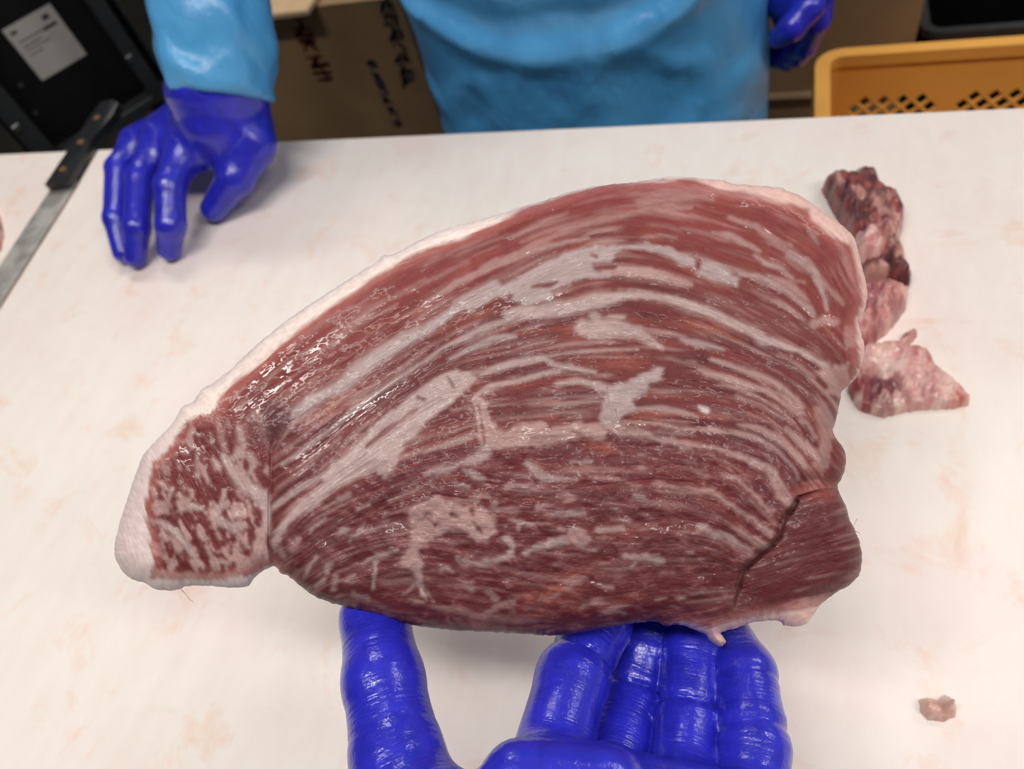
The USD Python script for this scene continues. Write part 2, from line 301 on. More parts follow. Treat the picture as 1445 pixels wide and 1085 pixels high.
# band two
st([(719,443,16),(758,440,19),(800,434,22),(842,424,24),(870,418,16),(904,415,12),(941,421,13),(976,432,16),(1001,441,13),(1026,452,12),(1056,463,12),(1077,479,14),(1095,485,11),(1127,495,9),(1146,506,10),(1166,517,12)],1,0)
st([(824,462,24),(845,466,32),(867,462,28),(900,469,19),(918,480,13),(935,491,5)],.95,0); st([(860,447,7),(880,447,6)],.9); st([(838,445,14),(846,458,14)],.9)
st([(730,448,8),(689,462,9),(657,476,8),(624,492,6),(595,513,6),(560,536,7),(540,549,10),(508,572,8),(469,604,6),(423,639,8),(398,655,5)],.85,0)
st([(566,533,10),(600,512,5),(620,494,4)],.7); st([(636,506,5),(671,490,9),(698,478,10),(726,474,9)],.75,2); st([(450,560,5),(470,548,10),(488,536,6)],.7,0)
st([(680,529,6),(707,517,12),(744,508,14),(767,506,10),(781,515,8),(810,520,8)],.9); st([(763,504,4),(790,501,4),(830,495,5),(900,492,4)],.7)
st([(671,557,9),(689,545,14),(730,538,8),(767,527,8),(790,524,6)],.85)
st([(780,518,6),(803,518,10),(826,525,8),(840,525,4)],.85); st([(787,543,9),(815,537,10),(845,543,12),(858,550,14)],.9)
st([(386,716,8),(411,698,10),(435,684,11),(452,673,8)],.9); st([(390,690,4),(420,668,6),(450,640,5),(480,618,4)],.5,1); st([(395,640,4),(430,612,6),(470,585,5)],.5,1); st([(430,600,6),(465,576,8),(500,552,6)],.55,1)
st([(855,603,10),(875,608,14),(892,611,12),(924,618,9),(961,626,8),(996,629,6),(1019,637,6),(1050,644,7),(1063,652,12),(1086,663,14),(1095,680,16),(1104,698,19),(1116,709,14)],.9,1)
st([(881,595,4),(915,596,5),(943,600,6),(961,606,5),(996,606,6),(1021,609,6),(1049,613,8),(1077,624,6),(1100,638,5),(1118,659,4),(1127,677,3)],.9,1)
st([(1042,599,4),(1072,606,8),(1091,615,10),(1109,629,10),(1127,645,9),(1137,660,5)],.8,1); st([(1109,606,6),(1127,622,10),(1146,638,11),(1155,650,8)],.8,1)
st([(1005,507,7),(1035,518,9),(1068,528,8),(1100,544,10),(1123,562,12),(1132,574,8)],.85,1); st([(985,522,4),(998,526,8),(1031,534,9),(1056,545,10),(1081,551,6),(1104,567,5),(1127,587,4)],.85,1)
st([(960,478,5),(980,484,11),(1003,488,10),(1021,493,5)],.75,2); st([(940,505,5),(985,516,5),(1040,536,5)],.4,1)
st([(1019,670,5),(1042,677,6),(1058,691,8),(1072,709,9),(1091,721,8)],.9,1); st([(980,693,6),(1003,695,7),(1026,711,6),(1044,721,6),(1068,737,7),(1091,755,5)],.75,1)
st([(987,744,9),(1010,753,10),(1040,764,9),(1065,777,4)],.85,0); st([(1042,746,4),(1063,759,6),(1084,769,9)],.8,1); st([(924,683,7),(957,690,8),(1003,699,5)],.65,1)
st([(897,699,8),(915,708,6)],.6); st([(901,577,4),(938,577,8),(966,584,7),(985,590,4)],.7); st([(988,574,6),(998,580,9)],.95,3)
st([(1000,640,4),(1030,655,5),(1060,675,4)],.4,1); st([(1040,560,4),(1075,572,6),(1100,590,4)],.5,1); st([(1120,578,6),(1140,600,9),(1152,618,6)],.6,1); st([(1100,500,5),(1130,518,6),(1150,532,4)],.5,1)
# right upper muscle
st([(1065,360,7),(1079,371,10),(1100,378,8),(1118,392,5)],.8); st([(1044,388,7),(1068,388,8),(1088,399,12),(1118,417,8),(1141,436,10),(1150,446,5)],.8); st([(985,383,10),(1012,398,6),(1040,402,4)],.6,2)
st([(1005,328,5),(1033,334,11),(1056,346,9),(1072,355,5)],.7); st([(1030,306,5),(1068,321,9),(1088,337,13),(1109,353,7)],.6,1); st([(1114,358,11),(1137,371,13),(1150,383,10),(1157,401,9),(1164,422,8),(1167,438,5)],.75,0)
st([(1160,395,5),(1178,415,8),(1190,430,5)],.55,1); st([(1140,322,4),(1148,334,6),(1155,345,4)],.5); st([(1094,335,4),(1115,348,6)],.5,1); st([(1150,456,14),(1166,452,12),(1180,455,9)],.75,1); st([(1100,402,4),(1120,396,5),(1135,398,4)],.5,1)
st([(960,322,4),(1000,330,5)],.4); st([(905,335,3),(930,332,5),(955,335,3)],.5)
# middle and lower muscle
st([(600,669,6),(628,662,13),(646,658,9)],.85); st([(655,662,5),(669,671,11),(681,676,7)],.85); st([(641,681,9),(662,688,4)],.8); st([(600,639,5),(630,628,8),(665,616,8)],.85); st([(655,653,9),(674,646,13),(688,634,15)],.9)
st([(747,655,12),(759,667,13),(766,676,11),(796,676,6),(814,676,4)],.85,2); st([(715,688,6),(738,685,8),(752,683,5)],.7); st([(692,718,4),(724,717,6),(735,713,3)],.75,1); st([(761,718,8),(773,712,5)],.8,1)
st([(773,727,5),(796,729,8),(819,724,6)],.75,2); st([(720,734,5),(736,738,8),(731,747,6)],.85); st([(752,738,4),(742,742,5)],.8); st([(701,706,6),(697,714,4)],.7); st([(665,704,6),(675,706,5)],.7)
st([(807,653,4),(835,653,8)],.7,2); st([(646,786,7),(662,796,10),(691,792,10),(720,786,10),(723,772,9),(714,760,9)],.85); st([(743,779,8),(768,770,11),(797,763,11)],.9); st([(842,747,9),(879,745,8)],.8)
st([(884,786,8),(907,786,12),(934,793,6)],.85); st([(897,795,7),(890,802,5)],.8); st([(838,825,7),(851,827,8),(865,830,4)],.7,2); st([(791,731,5),(824,723,5)],.7,2); st([(897,699,7),(913,708,5)],.75)
st([(439,748,7),(458,734,7)],.8,2); st([(478,755,8),(490,748,7)],.8); st([(494,765,4),(506,752,6),(514,740,3)],.75); st([(448,785,5),(440,798,6),(430,815,5)],.85); st([(446,829,6),(458,817,6)],.8); st([(464,797,8),(462,808,6)],.85)
st([(480,706,8),(492,698,7)],.75); st([(455,718,3),(480,712,4)],.5); st([(505,722,5),(525,705,4)],.6); st([(517,792,5),(531,785,10),(545,783,8),(559,776,6)],.9); st([(530,790,8),(529,808,6),(527,831,5)],.85); st([(565,700,4),(590,690,4)],.5)
st([(412,775,12),(422,760,8)],.65,1); st([(403,790,8),(395,775,10)],.6,1); st([(474,815,7),(470,830,5)],.7); st([(490,822,8),(500,812,5)],.75); st([(502,840,7),(520,846,6)],.6); st([(585,792,18),(591,818,13),(600,845,7)],.9)
st([(572,835,5),(585,828,6)],.7); st([(604,830,4),(610,850,5)],.6); st([(840,545,4),(852,560,5)],.6); st([(612,675,5),(600,690,4)],.5)
st([(690,835,6),(700,845,7)],.5); st([(655,826,6),(668,830,9)],.6,2); st([(625,800,6),(640,806,5)],.5); st([(760,846,5),(790,838,6)],.4,1); st([(865,862,7),(880,866,5)],.45); st([(820,855,5),(845,850,5)],.35)
# marbled end (left)
st([(316,646,11),(329,667,17),(348,686,22),(369,702,22),(377,722,13),(376,750,11)],.95); st([(372,752,14),(366,772,18),(358,790,20),(348,800,22)],.95,1); st([(216,812,14),(257,816,14),(300,818,15),(338,815,14)],.9)
st([(212,735,8),(228,739,10),(246,752,13),(262,769,12),(276,785,8)],.9); st([(254,720,8),(268,715,10),(286,718,5)],.9); st([(300,731,11),(312,715,8),(317,694,6)],.9); st([(308,734,9),(332,747,14),(342,742,12)],.9); st([(337,752,8),(350,772,8)],.85)
st([(337,603,9),(342,628,12),(334,642,10),(321,654,12)],.85); st([(350,640,7),(358,655,9),(352,668,6)],.8); st([(278,640,6),(279,672,7)],.7); st([(243,690,6),(238,706,5)],.8); st([(220,700,7),(214,690,9)],.85); st([(290,770,5),(300,790,7),(322,795,6)],.7); st([(230,760,5),(226,780,6)],.6)
st([(306,590,9),(312,615,10),(318,640,5)],.6,1); st([(330,560,6),(345,545,5)],.5,1); st([(380,615,4),(376,590,3)],.5); st([(368,618,5),(372,600,3)],.5); st([(395,618,4),(402,600,3)],.5)
# fat polygons
P_ = []
def pg(pts, a=1.0, tint=0): P_.append((np.array(pts, float), a, tint))
pg([(690,408),(701,405),(734,389),(775,370),(796,359),(819,350),(850,346),(909,344),(946,351),(971,360),(983,368),(983,382),(960,376),(945,365),(909,351),(880,352),(866,360),(862,371),(838,372),(840,380),(862,384),(867,389),(826,392),(803,402),(780,412),(776,424),(735,430),(724,425),(722,417),(700,420),(688,428),(660,446),(655,425)],1,2)
pg([(989,368),(1010,371),(1030,382),(1048,392),(1040,404),(1017,400),(1001,394),(985,386)],.9,2)
pg([(560,575),(594,547),(624,529),(645,522),(675,531),(664,547),(647,559),(629,575),(606,593),(587,614),(570,627),(563,648),(557,671),(543,678),(531,664),(499,678),(481,687),(462,700),(439,721),(428,722),(407,742),(397,766),(386,776),(383,764),(391,746),(416,714),(458,682),(451,669),(485,641),(517,609),(550,579)],1,0)
pg([(655,560),(668,556),(688,566),(692,590),(700,606),(714,612),(726,603),(740,598),(762,596),(778,604),(810,594),(846,598),(858,606),(850,622),(820,616),(779,627),(757,630),(712,631),(690,634),(678,622),(670,612),(668,590)],1,1)
pg([(858,546),(884,537),(904,527),(927,516),(937,518),(934,534),(918,543),(910,556),(892,566),(899,579),(880,587),(874,601),(855,604),(846,593),(850,565)],.95,2)
pg([(585,712),(614,702),(649,712),(681,718),(697,731),(702,750),(691,762),(675,764),(662,754),(646,747),(623,754),(607,766),(591,776),(589,800),(594,825),(585,820),(581,806),(562,799),(568,786),(578,766),(581,747),(575,725)],1,1)
pg([(790,757),(812,741),(826,750),(836,758),(828,772),(812,771)],1,1)
pg([(1146,525),(1164,517),(1197,513),(1198,545),(1187,557),(1160,556),(1171,544)],.75,1)
pg([(1150,575),(1168,566),(1178,600),(1170,650),(1160,672),(1148,655),(1158,625)],.55,1)
pg([(935,878),(985,886),(1030,876),(1060,864),(1095,860),(1140,846),(1170,838),(1150,880),(1110,892),(1060,884),(1020,920),(1000,900)],.9,1)
pg([(1192,462),(1210,458),(1218,480),(1212,490),(1196,490)],.7,1)
# lean streaks inside the fat
LS = [[(517,630,5),(545,608,8),(587,579,6)],[(589,561,4),(600,565,4)],[(632,532,3),(641,547,4)],[(654,572,7),(667,552,9),(690,538,6),(730,532,4)],[(835,359,5),(842,362,4)],[(841,376,8),(866,376,9)],[(752,404,5),(776,402,7),(786,398,3)],[(636,676,4),(650,680,6)],
      [(597,727,2.5),(615,741,3)],[(636,725,4),(648,731,3)],[(666,719,5),(668,726,3)],[(668,737,3),(680,752,4)],[(672,610,2),(668,580,3),(664,570,4)],[(684,625,2),(678,590,2),(675,572,3)],[(806,610,3),(818,612,3)],[(690,443,5),(720,432,7),(735,429,3)]]
DARK = [([(1130,682),(1155,677),(1182,685)],9),([(1189,462),(1193,500),(1199,540)],3),([(1171,618),(1168,650),(1162,668)],3),(CREV,3.5),([(859,546),(861,565),(870,590)],2),([(878,592),(930,596),(990,603),(1020,607)],3),([(800,691),(860,684),(920,677),(975,681)],2.5),([(610,698),(680,708)],1.5),([(985,383),(990,372),(980,360)],2)]

def seg_dist(X, Y, pts):
    """Distance to a polyline and the width interpolated along it."""
    best = np.full(X.shape, 1e9); wid = np.zeros(X.shape)
    for a, b in zip(pts[:-1], pts[1:]):
        ab = b[:2]-a[:2]; t = np.clip(((X-a[0])*ab[0]+(Y-a[1])*ab[1])/max(ab@ab, 1e-9), 0, 1)
        d = np.hypot(X-a[0]-t*ab[0], Y-a[1]-t*ab[1])
        w = a[2]+t*(b[2]-a[2]) if len(a) > 2 else 0
        m = (d - (w/2 if len(a) > 2 else 0)) < (best - (wid/2 if len(a) > 2 else 0)); best = np.where(m, d, best); wid = np.where(m, w, wid)
    return best, wid
def poly_sd(X, Y, pts):
    """Signed distance to a polygon, positive inside."""
    d, _ = seg_dist(X, Y, np.vstack([pts, pts[:1]]))
    ins = shapely.contains_xy(Polygon(pts).buffer(0), X, Y)
    return np.where(ins, d, -d)
def near(X, Y, pts, pad):
    return (X > pts[:, 0].min()-pad) & (X < pts[:, 0].max()+pad) & (Y > pts[:, 1].min()-pad) & (Y < pts[:, 1].max()+pad)

STEP = 1.35
_o = np.array(OUTL, float); _n = np.roll(_o, -1, 0); OUTL = [tuple(p) for p in np.stack([.75*_o+.25*_n, .25*_o+.75*_n], 1).reshape(-1, 2)]
oline = LineString(OUTL + OUTL[:1]); nb = int(oline.length/1.9)
bpt = np.array([oline.interpolate(k*oline.length/nb).coords[0] for k in range(nb)])
tg = np.roll(bpt, -1, 0)-np.roll(bpt, 1, 0); tg /= np.linalg.norm(tg, axis=1, keepdims=True)
bn = fbm(bpt[:, 0]/7, bpt[:, 1]/7, octaves=3, seed=3)-0.5
bpt = bpt + np.stack([-tg[:, 1], tg[:, 0]], 1)*(bn*4.0)[:, None]
opoly = Polygon(bpt).buffer(0)
from scipy.spatial import cKDTree
_bt = cKDTree(shapely.get_coordinates(shapely.segmentize(opoly.exterior, .3)))
def bdist(x, y): return _bt.query(np.stack([x, y], 1))[0]
def meat_grid(step, inset):
    gx, gy = np.meshgrid(np.arange(155, 1232, step), np.arange(240, 920, step*0.9))
    gx = gx + (np.arange(gx.shape[0]) % 2)[:, None]*step/2
    p = np.stack([gx.ravel(), gy.ravel()], 1)
    inner = opoly.buffer(-inset)
    p = p[shapely.contains_xy(inner, p[:, 0], p[:, 1])]
    p = np.vstack([bpt, p]); tri = Delaunay(p).simplices
    c = p[tri].mean(1); tri = tri[shapely.contains_xy(opoly, c[:, 0], c[:, 1])]
    a, b, d = p[tri[:, 0]], p[tri[:, 1]], p[tri[:, 2]]
    fl = ((b-a)[:, 0]*(d-a)[:, 1]-(b-a)[:, 1]*(d-a)[:, 0]) > 0        # x right, y down: make the face look at the viewer
    tri[fl] = tri[fl][:, ::-1]
    return p, tri
pts, tri = meat_grid(STEP, 1.1)
X, Y = pts[:, 0], pts[:, 1]
# flow coordinates
cp, cv = [], []
for v, ln in FLOW:
    L = LineString(ln); n = max(6, int(L.length/55)); i0 = L.project(Point(max(ln, key=lambda q: -abs(q[0]-850))))
    for k in range(n+1):
        q = L.interpolate(L.length*k/n); cp.append((q.x, q.y)); cv.append((L.length*k/n - i0, v))
cp, cv = np.array(cp), np.array(cv)
rb = RBFInterpolator(cp/300, cv, kernel='thin_plate_spline', smoothing=1e-4)
coarse = np.stack(np.meshgrid(np.arange(150, 1241, 10), np.arange(235, 926, 10), indexing='ij'), -1)
cf = rb(coarse.reshape(-1, 2)/300).reshape(coarse.shape)
from scipy.ndimage import map_coordinates
def flow_at(x, y): return [map_coordinates(cf[..., k], [(x-150)/10, (y-235)/10], order=1, mode='nearest') for k in (0, 1)]
s, q = flow_at(X, Y)
# the marbled end: fibres run down and to the right; the folded muscle: gently rising to the right
seam_x = np.interp(Y, [590, 625, 700, 795], [400, 384, 381, 385])
lobe = sm((seam_x - X + 1)/6)*sm((Y - np.interp(X, [230, 300, 384], [548, 565, 600]))/60 + .8*(fbm(X/14, Y/14, octaves=2, seed=8)-.5))
crev = np.array(CREV, float)
cx_at = np.interp(Y, [560, 680, 700, 726, 755, 768, 783, 801, 828, 900], [1300, 1190, 1124, 1109, 1100, 1089, 1070, 1051, 1041, 1020])
cx_at = cx_at
fold = sm((X - cx_at + 1)/5)*sm((Y-686)/10)*(1-sm((Y-838)/30)*sm((1100-X)/60))
ls_, lq_ = (X*0.42+Y*0.9)*0.9, (X*0.9-Y*0.42)
fs_, fq_ = (X*0.95-Y*0.28), (Y*0.95+X*0.28)+400
s = s*(1-lobe)+ls_*lobe; q = q*(1-lobe)+lq_*lobe
s = s*(1-fold)+fs_*fold; q = q*(1-fold)+fq_*fold
e1 = fbm(s/55, q/7, octaves=3, seed=11)-.5; e2 = fbm(s/16, q/3.2, octaves=2, seed=12)-.5; e3 = fbm(X/6, Y/6, octaves=2, seed=13)-.5
lower = sm((q-560)/80)*(1-fold)
edge = 9*e1+5*e2+3*e3
wx = X + (9*(fbm(X/19, Y/19, octaves=2, seed=14)-.5)+5*(fbm(X/7, Y/7, octaves=2, seed=15)-.5))*(.35+.9*lower); wy = Y + (9*(fbm(X/19, Y/19, octaves=2, seed=16)-.5)+5*(fbm(X/7, Y/7, octaves=2, seed=17)-.5))*(.25+.9*lower)
fat = np.zeros(len(X)); tint = np.zeros((len(X), 4)); 
def put(m, val, tn):
    better = val > fat[m]; ii = np.flatnonzero(m)[better]
    fat[ii] = val[better]; tint[ii] = np.eye(4)[tn]
for p, a, tn in S:
    m = near(X, Y, p, 26)
    d, w = seg_dist(wx[m], wy[m], p)
    put(m, a*sm((w*0.5 - d + edge[m]*np.clip(w/9, .55, 1.1))/(4.2+.30*w) + .5), tn)
for p, a, tn in P_:
    m = near(X, Y, p, 20); put(m, a*sm((poly_sd(wx[m], wy[m], p) + edge[m]*1.4)/7.0 + .5), tn)
lsm = np.zeros(len(X))
for p in LS:
    p = np.array(p, float); m = near(X, Y, p, 20); d, w = seg_dist(X[m], Y[m], p)
    lsm[m] = np.maximum(lsm[m], sm((w*.5-d+edge[m]*.5)/3+.5))
fat *= 1-.9*lsm
fat = np.clip(fat*(.80+.75*(fbm(s/70, q/6, octaves=3, seed=18)-.38)), 0, 1)
# procedural strands and marbling
upper = 1-sm((q-575)/60)
upper *= (1-lobe)*(1-fold)
v1 = fbm(s/95+3, q/8.5, octaves=3, seed=21); v2 = fbm(s/42, q/3.4, octaves=2, seed=22); v3 = fbm(s/30, q/6.5, octaves=3, seed=23); v4 = fbm(s/140, q/20, octaves=2, seed=24)
rightb = sm((X-960)/120)*sm((Y-380)/80)*(1-lobe)*(1-fold)
dens = np.clip(.50+.40*upper+.10*rightb, 0, 1)
pf = sm(v1, .56, .70)*.62*dens*(1-fold*.75)*(1-lobe)
pf = np.maximum(pf, sm(v2, .60, .80)*.45*(dens*.8+.1)*(1-fold*.6)*(1-lobe))
v3 = fbm(s/30, q/9, octaves=4, seed=23)
pf = np.maximum(pf, sm(v3, .57, .74)*.5*(1-upper)*(1-lobe)*(1-fold*.8))
v5 = fbm(s/85, q/5.5, octaves=3, seed=25)
pf = np.maximum(pf, sm(v5, .52, .74)*.5*(.30+.6*upper)*(1-.45*rightb)*(1-lobe)*(1-fold))
pf = np.maximum(pf, fold*sm(v2, .58, .76)*.42)
lw = 5*(fbm(X/30, Y/30, octaves=2, seed=31)-.5)
m1 = fbm(ls_/17+lw*.25, lq_/10+lw*.25, octaves=4, seed=32); m2 = fbm(ls_/11-lw*.4, lq_/7, octaves=2, seed=33)
vein = 1-sm(np.abs(m1-.5)/.085)
pf = np.maximum(pf, lobe*np.maximum(sm(m1, .50, .62)*.82, sm(m2, .58, .74)*.6))
dark1 = np.exp(-(((X-386)/40)**2+((Y-598)/38)**2)**1.5)                 # dark wedge above the seam, fibres fanning out of it
th_ = np.arctan2(Y-640, X-385); fan = sm(fbm(th_*9, np.hypot(X-385, Y-640)/60, octaves=2, seed=34), .54, .70)
fat *= 1-.75*dark1; pf = pf*(1-.85*dark1) + .55*fan*dark1
fat *= 1-.22*lower*(1-lobe)
newf = pf > fat
tint[newf] = np.eye(4)[1]; fat = np.maximum(fat, pf)
import scipy.sparse as sp
_a, _b = np.r_[tri[:, 0], tri[:, 1], tri[:, 2]], np.r_[tri[:, 1], tri[:, 2], tri[:, 0]]
_g = sp.csr_matrix((np.ones(2*len(_a)), (np.r_[_a, _b], np.r_[_b, _a])), shape=(len(X),)*2); _g.data[:] = 1
AV = sp.diags(1/np.maximum(np.asarray(_g.sum(1)).ravel(), 1)) @ _g
for _ in range(3): fat = .4*fat + .6*(AV@fat); tint = .4*tint + .6*(AV@tint)
# fat cap
LP = np.array(LEAN, float)
sd = poly_sd(X, Y, LP)
cap = sm((-sd + 6*e1*2 + 5*e2)/9 + .25)
pinkcap = sm((-sd)/16+1.1)*(1-cap)
# colours (linear reflectance; the lower lean also carries painted shade)
C = lambda *c: np.array(c, float)
tone = np.clip(.5 + 1.3*(v4-.5) + .8*(fbm(s/60, q/5, octaves=3, seed=41)-.5), 0, 1)
topred = sm((430-q)/170)*(1-lobe)
lean = C(.080, .0165, .0205)*(1-tone)[:, None] + C(.200, .040, .038)*tone[:, None]
lean = lean*(1-.5*topred[:, None]) + C(.29, .055, .047)*(.5*topred[:, None])
org = sm(fbm(s/70, q/11, octaves=2, seed=43), .58, .72)*(1-fold)*(1-lobe*.7)
lean = lean*(1-.55*org[:, None]) + C(.27, .066, .048)*(.55*org[:, None])
lean = lean*(1-.8*dark1[:, None]) + C(.070, .018, .026)*(.8*dark1[:, None])
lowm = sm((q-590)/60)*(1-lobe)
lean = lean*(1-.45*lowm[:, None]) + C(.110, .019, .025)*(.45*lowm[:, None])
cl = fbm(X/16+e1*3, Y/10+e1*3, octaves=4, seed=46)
lean = lean*(1 - .16*sm((Y-640)/160) + .55*(cl-.5)*lower)[:, None]; pal = sm(cl, .52, .78)*lower*.42*(1-lobe)  # lean darkens towards the bottom: shading put into its colour, plus random mottling
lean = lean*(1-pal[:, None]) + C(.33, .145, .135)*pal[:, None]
for x_, y_, a_, b_, th, k_ in ((790,828,52,16,-28,.7),(880,748,60,10,0,.4),(1000,458,40,10,14,.6),(870,510,50,14,4,.6),(845,632,26,10,10,.7),(810,470,26,8,0,.5),(700,690,60,10,0,.25),(920,585,26,8,0,.5)):
    c_, s_ = math.cos(math.radians(th)), math.sin(math.radians(th)); dx, dy = X-x_, Y-y_
    k = (k_*np.exp(-((dx*c_+dy*s_)/a_)**2-((-dx*s_+dy*c_)/b_)**2)*sm(fbm(s/20, q/4, seed=47), .3, .6))[:, None]; lean = lean*(1-k) + C(.33, .085, .065)*k
lean = lean*(1-.30*fold[:, None]) + C(.095, .018, .026)*(.30*fold[:, None])
lean = lean*(1-.35*lobe[:, None]) + C(.17, .028, .031)*(.35*lobe[:, None])
FC = np.array([[.46, .335, .315], [.47, .295, .275], [.43, .325, .315], [.62, .53, .51]])
fcol = tint@FC + (1-tint.sum(1))[:, None]*FC[1]
fv = fbm(s/35, q/4, octaves=3, seed=44)-.5
fcol = fcol*(1+.28*fv)[:, None]
fa = np.clip(fat, 0, 1)[:, None]
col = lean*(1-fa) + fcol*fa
capc = C(.80, .66, .61)*(1+.12*(fbm(X/22, Y/22, octaves=3, seed=45)-.5))[:, None]
dist = bdist(X, Y)
leftcap = (sm((Y-580)/70)*.8)[:, None]; capc = capc*(1-leftcap) + C(.66, .52, .51)*leftcap
rightcap = sm((X-930)/80)[:, None]
capc = capc*(1-rightcap) + C(.72, .47, .42)*rightcap
grayrim = sm((8-np.abs(dist-2))/8)*(1-sm((X-880)/60))
capc = capc*(1-.25*grayrim[:, None]) + C(.55, .50, .52)*(.25*grayrim[:, None])
col = col*(1-.5*pinkcap[:, None]) + C(.50, .17, .15)*(.45*pinkcap[:, None])
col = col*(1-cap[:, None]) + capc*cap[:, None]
redf = np.exp(-(((X-1150)/34)**2+((Y-696)/13)**2)*1.2)
col = col*(1-.6*redf[:, None]) + C(.36, .085, .075)*(.6*redf[:, None])
# relief, metres away from the viewer
RP = 34.0                                              # edge rounding in pixels
PX = 0.262/F
tt = 1-np.clip(dist/RP, 0, 1)
h = RP*PX*(1-np.sqrt(np.clip(1-tt**2, 0, 1)))
h += 0.0018*(fbm(X/70, Y/70, octaves=3, seed=51)-.5)*2 + 0.0007*(fbm(X/18, Y/18, octaves=3, seed=52)-.5)*2*(.8+.8*lower)
h += -0.00032*np.clip(fat, 0, 1)*(1-cap) + 0.00022*e1*(1-cap)
h += 0.00022*(fbm(s/40, q/5, octaves=3, seed=53)-.5)*2*(1-.6*cap)
def groove(pl, wpx, dep, X_=None):
    p = np.array(pl, float); m = near(X, Y, p, wpx*4); d, _ = seg_dist(X[m], Y[m], p); h[m] += dep*np.exp(-(d/wpx)**2)
groove(SEAM, 2.2, .0007); groove(SEAM, 16, .0012)
for pl, wpx in DARK: groove(pl, max(wpx, 2.5), .0022 if wpx > 3.2 else .0005)
m = near(X, Y, crev, 90); d, _ = seg_dist(X[m], Y[m], crev)
h[m] += .0042*fold[m]*np.exp(-d/32)                       # the folded muscle lies lower along the crease
h[m] -= .0012*(1-fold[m])*np.exp(-d/18)
for x_, y_, r_, a_ in ((825,757,16,.0016),(757,612,20,.0012),(640,728,36,.0012),(830,605,26,.001),(1176,650,16,-.001),(560,655,22,.001)): h -= a_*np.exp(-((X-x_)**2+(Y-y_)**2)/r_**2)
sp_ = [(604,727),(617,742),(640,728),(667,723),(676,748)]
for x_, y_ in sp_: h += .0012*np.exp(-((X-x_)**2+(Y-y_)**2)/16)
def base_depth(x, y):
    return .262 + (560-y)*6e-5 + .007*((x-690)/520)**2 + .012*np.clip((y-640)/250, 0, 2)**2 + .004*np.clip((420-y)/170, 0, 2)**2
# wet film: patches where juice stands on the cut face
wet = np.zeros(len(X)); wn = fbm(s/24, q/7, octaves=3, seed=71)
for x_, y_, a_, b_, th, k_ in ((392,530,58,24,-42,1),(446,494,34,16,-40,.75),(510,582,66,9,-36,1),(440,640,40,9,-38,.6),(600,436,30,10,-30,.7),(690,372,90,8,-22,.5),(790,420,160,7,-6,.35),(250,640,40,16,-25,.7),(1165,455,30,12,10,.7),(1040,300,60,14,20,.6),(985,375,12,10,20,.8),
                               (560,745,24,10,-20,.5),(640,690,60,10,-8,.3),(900,745,60,12,0,.5),(800,830,70,16,-20,.5),(770,610,60,10,0,.5),(940,600,90,6,4,.6),(465,765,14,6,-20,.6),(1110,780,20,8,20,.5),(1010,820,50,14,10,.4),(310,540,40,14,-40,.4)):
    c_, s_ = math.cos(math.radians(th)), math.sin(math.radians(th)); dx, dy = X-x_, Y-y_
    wet = np.maximum(wet, k_*np.exp(-((dx*c_+dy*s_)/a_)**2-((-dx*s_+dy*c_)/b_)**2))
wet = np.clip(wet*1.3*sm(wn, .40, .64) + .03*sm(wn, .52, .75), 0, 1)
h += wet*.000075*(fbm(X/2.1, Y/2.1, octaves=2, seed=72)-.5)*2 + (.10+.75*wet)*.00013*(fbm(s/11, q/3.0, octaves=2, seed=73)-.5)*2*(1-cap)
D = base_depth(X, Y)
V = at(X, Y, D+h)
# parts by region: each triangle belongs to one
tc = pts[tri].mean(1)
capt = cap[tri].mean(1) > .5; lobt = lobe[tri].mean(1) > .5; folt = fold[tri].mean(1) > .5
part = np.where(capt, 0, np.where(lobt, 1, np.where(folt, 2, 3)))
vn = meshkit.arrays((V, tri), True)[2]
slab = thing('beef_slab', 'large slab of raw marbled beef with striped lean and fat held up in the gloved hand', 'meat', loc=V.mean(0))
def sub(name, mask, m_, label):
    f = tri[mask]; u, inv = np.unique(f.ravel(), return_inverse=True)
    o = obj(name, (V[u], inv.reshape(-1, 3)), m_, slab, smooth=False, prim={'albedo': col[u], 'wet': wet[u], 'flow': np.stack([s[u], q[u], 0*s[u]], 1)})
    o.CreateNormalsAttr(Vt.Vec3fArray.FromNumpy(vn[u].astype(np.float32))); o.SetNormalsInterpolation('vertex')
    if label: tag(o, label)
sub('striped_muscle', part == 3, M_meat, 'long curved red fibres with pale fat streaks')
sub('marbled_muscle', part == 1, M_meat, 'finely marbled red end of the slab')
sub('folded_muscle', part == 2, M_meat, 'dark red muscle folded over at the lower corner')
sub('fat_cap', part == 0, M_fat, 'white and pink fat along the edge')
# back of the slab
bp, bt = meat_grid(9.0, 6.0)
bd_ = bdist(bp[:, 0], bp[:, 1])
tt = 1-np.clip(bd_/75, 0, 1); hb = (0.030*np.sqrt(np.clip(1-tt**2, 0, 1)))
hb[:len(bpt)] = 0
hb += .003*(fbm(bp[:, 0]/60, bp[:, 1]/60, seed=61)-.5)*np.clip(bd_/40, 0, 1)
Vb = at(bp[:, 0], bp[:, 1], base_depth(bp[:, 0], bp[:, 1]) + RP*PX)
Vb[:len(bpt)] = V[:len(bpt)]
Vb = Vb + hb[:, None]*F_
cb = np.where((fbm(bp[:, 0]/60, bp[:, 1]/25, seed=62) > .5)[:, None], C(.62, .42, .38), C(.24, .06, .055))
obj('rear_face', (Vb, bt[:, ::-1]), M_fat, slab, smooth=True, prim={'albedo': cb, 'wet': np.full(len(cb), .2), 'flow': np.stack([bp[:, 0], bp[:, 1], 0*bp[:, 0]], 1)})
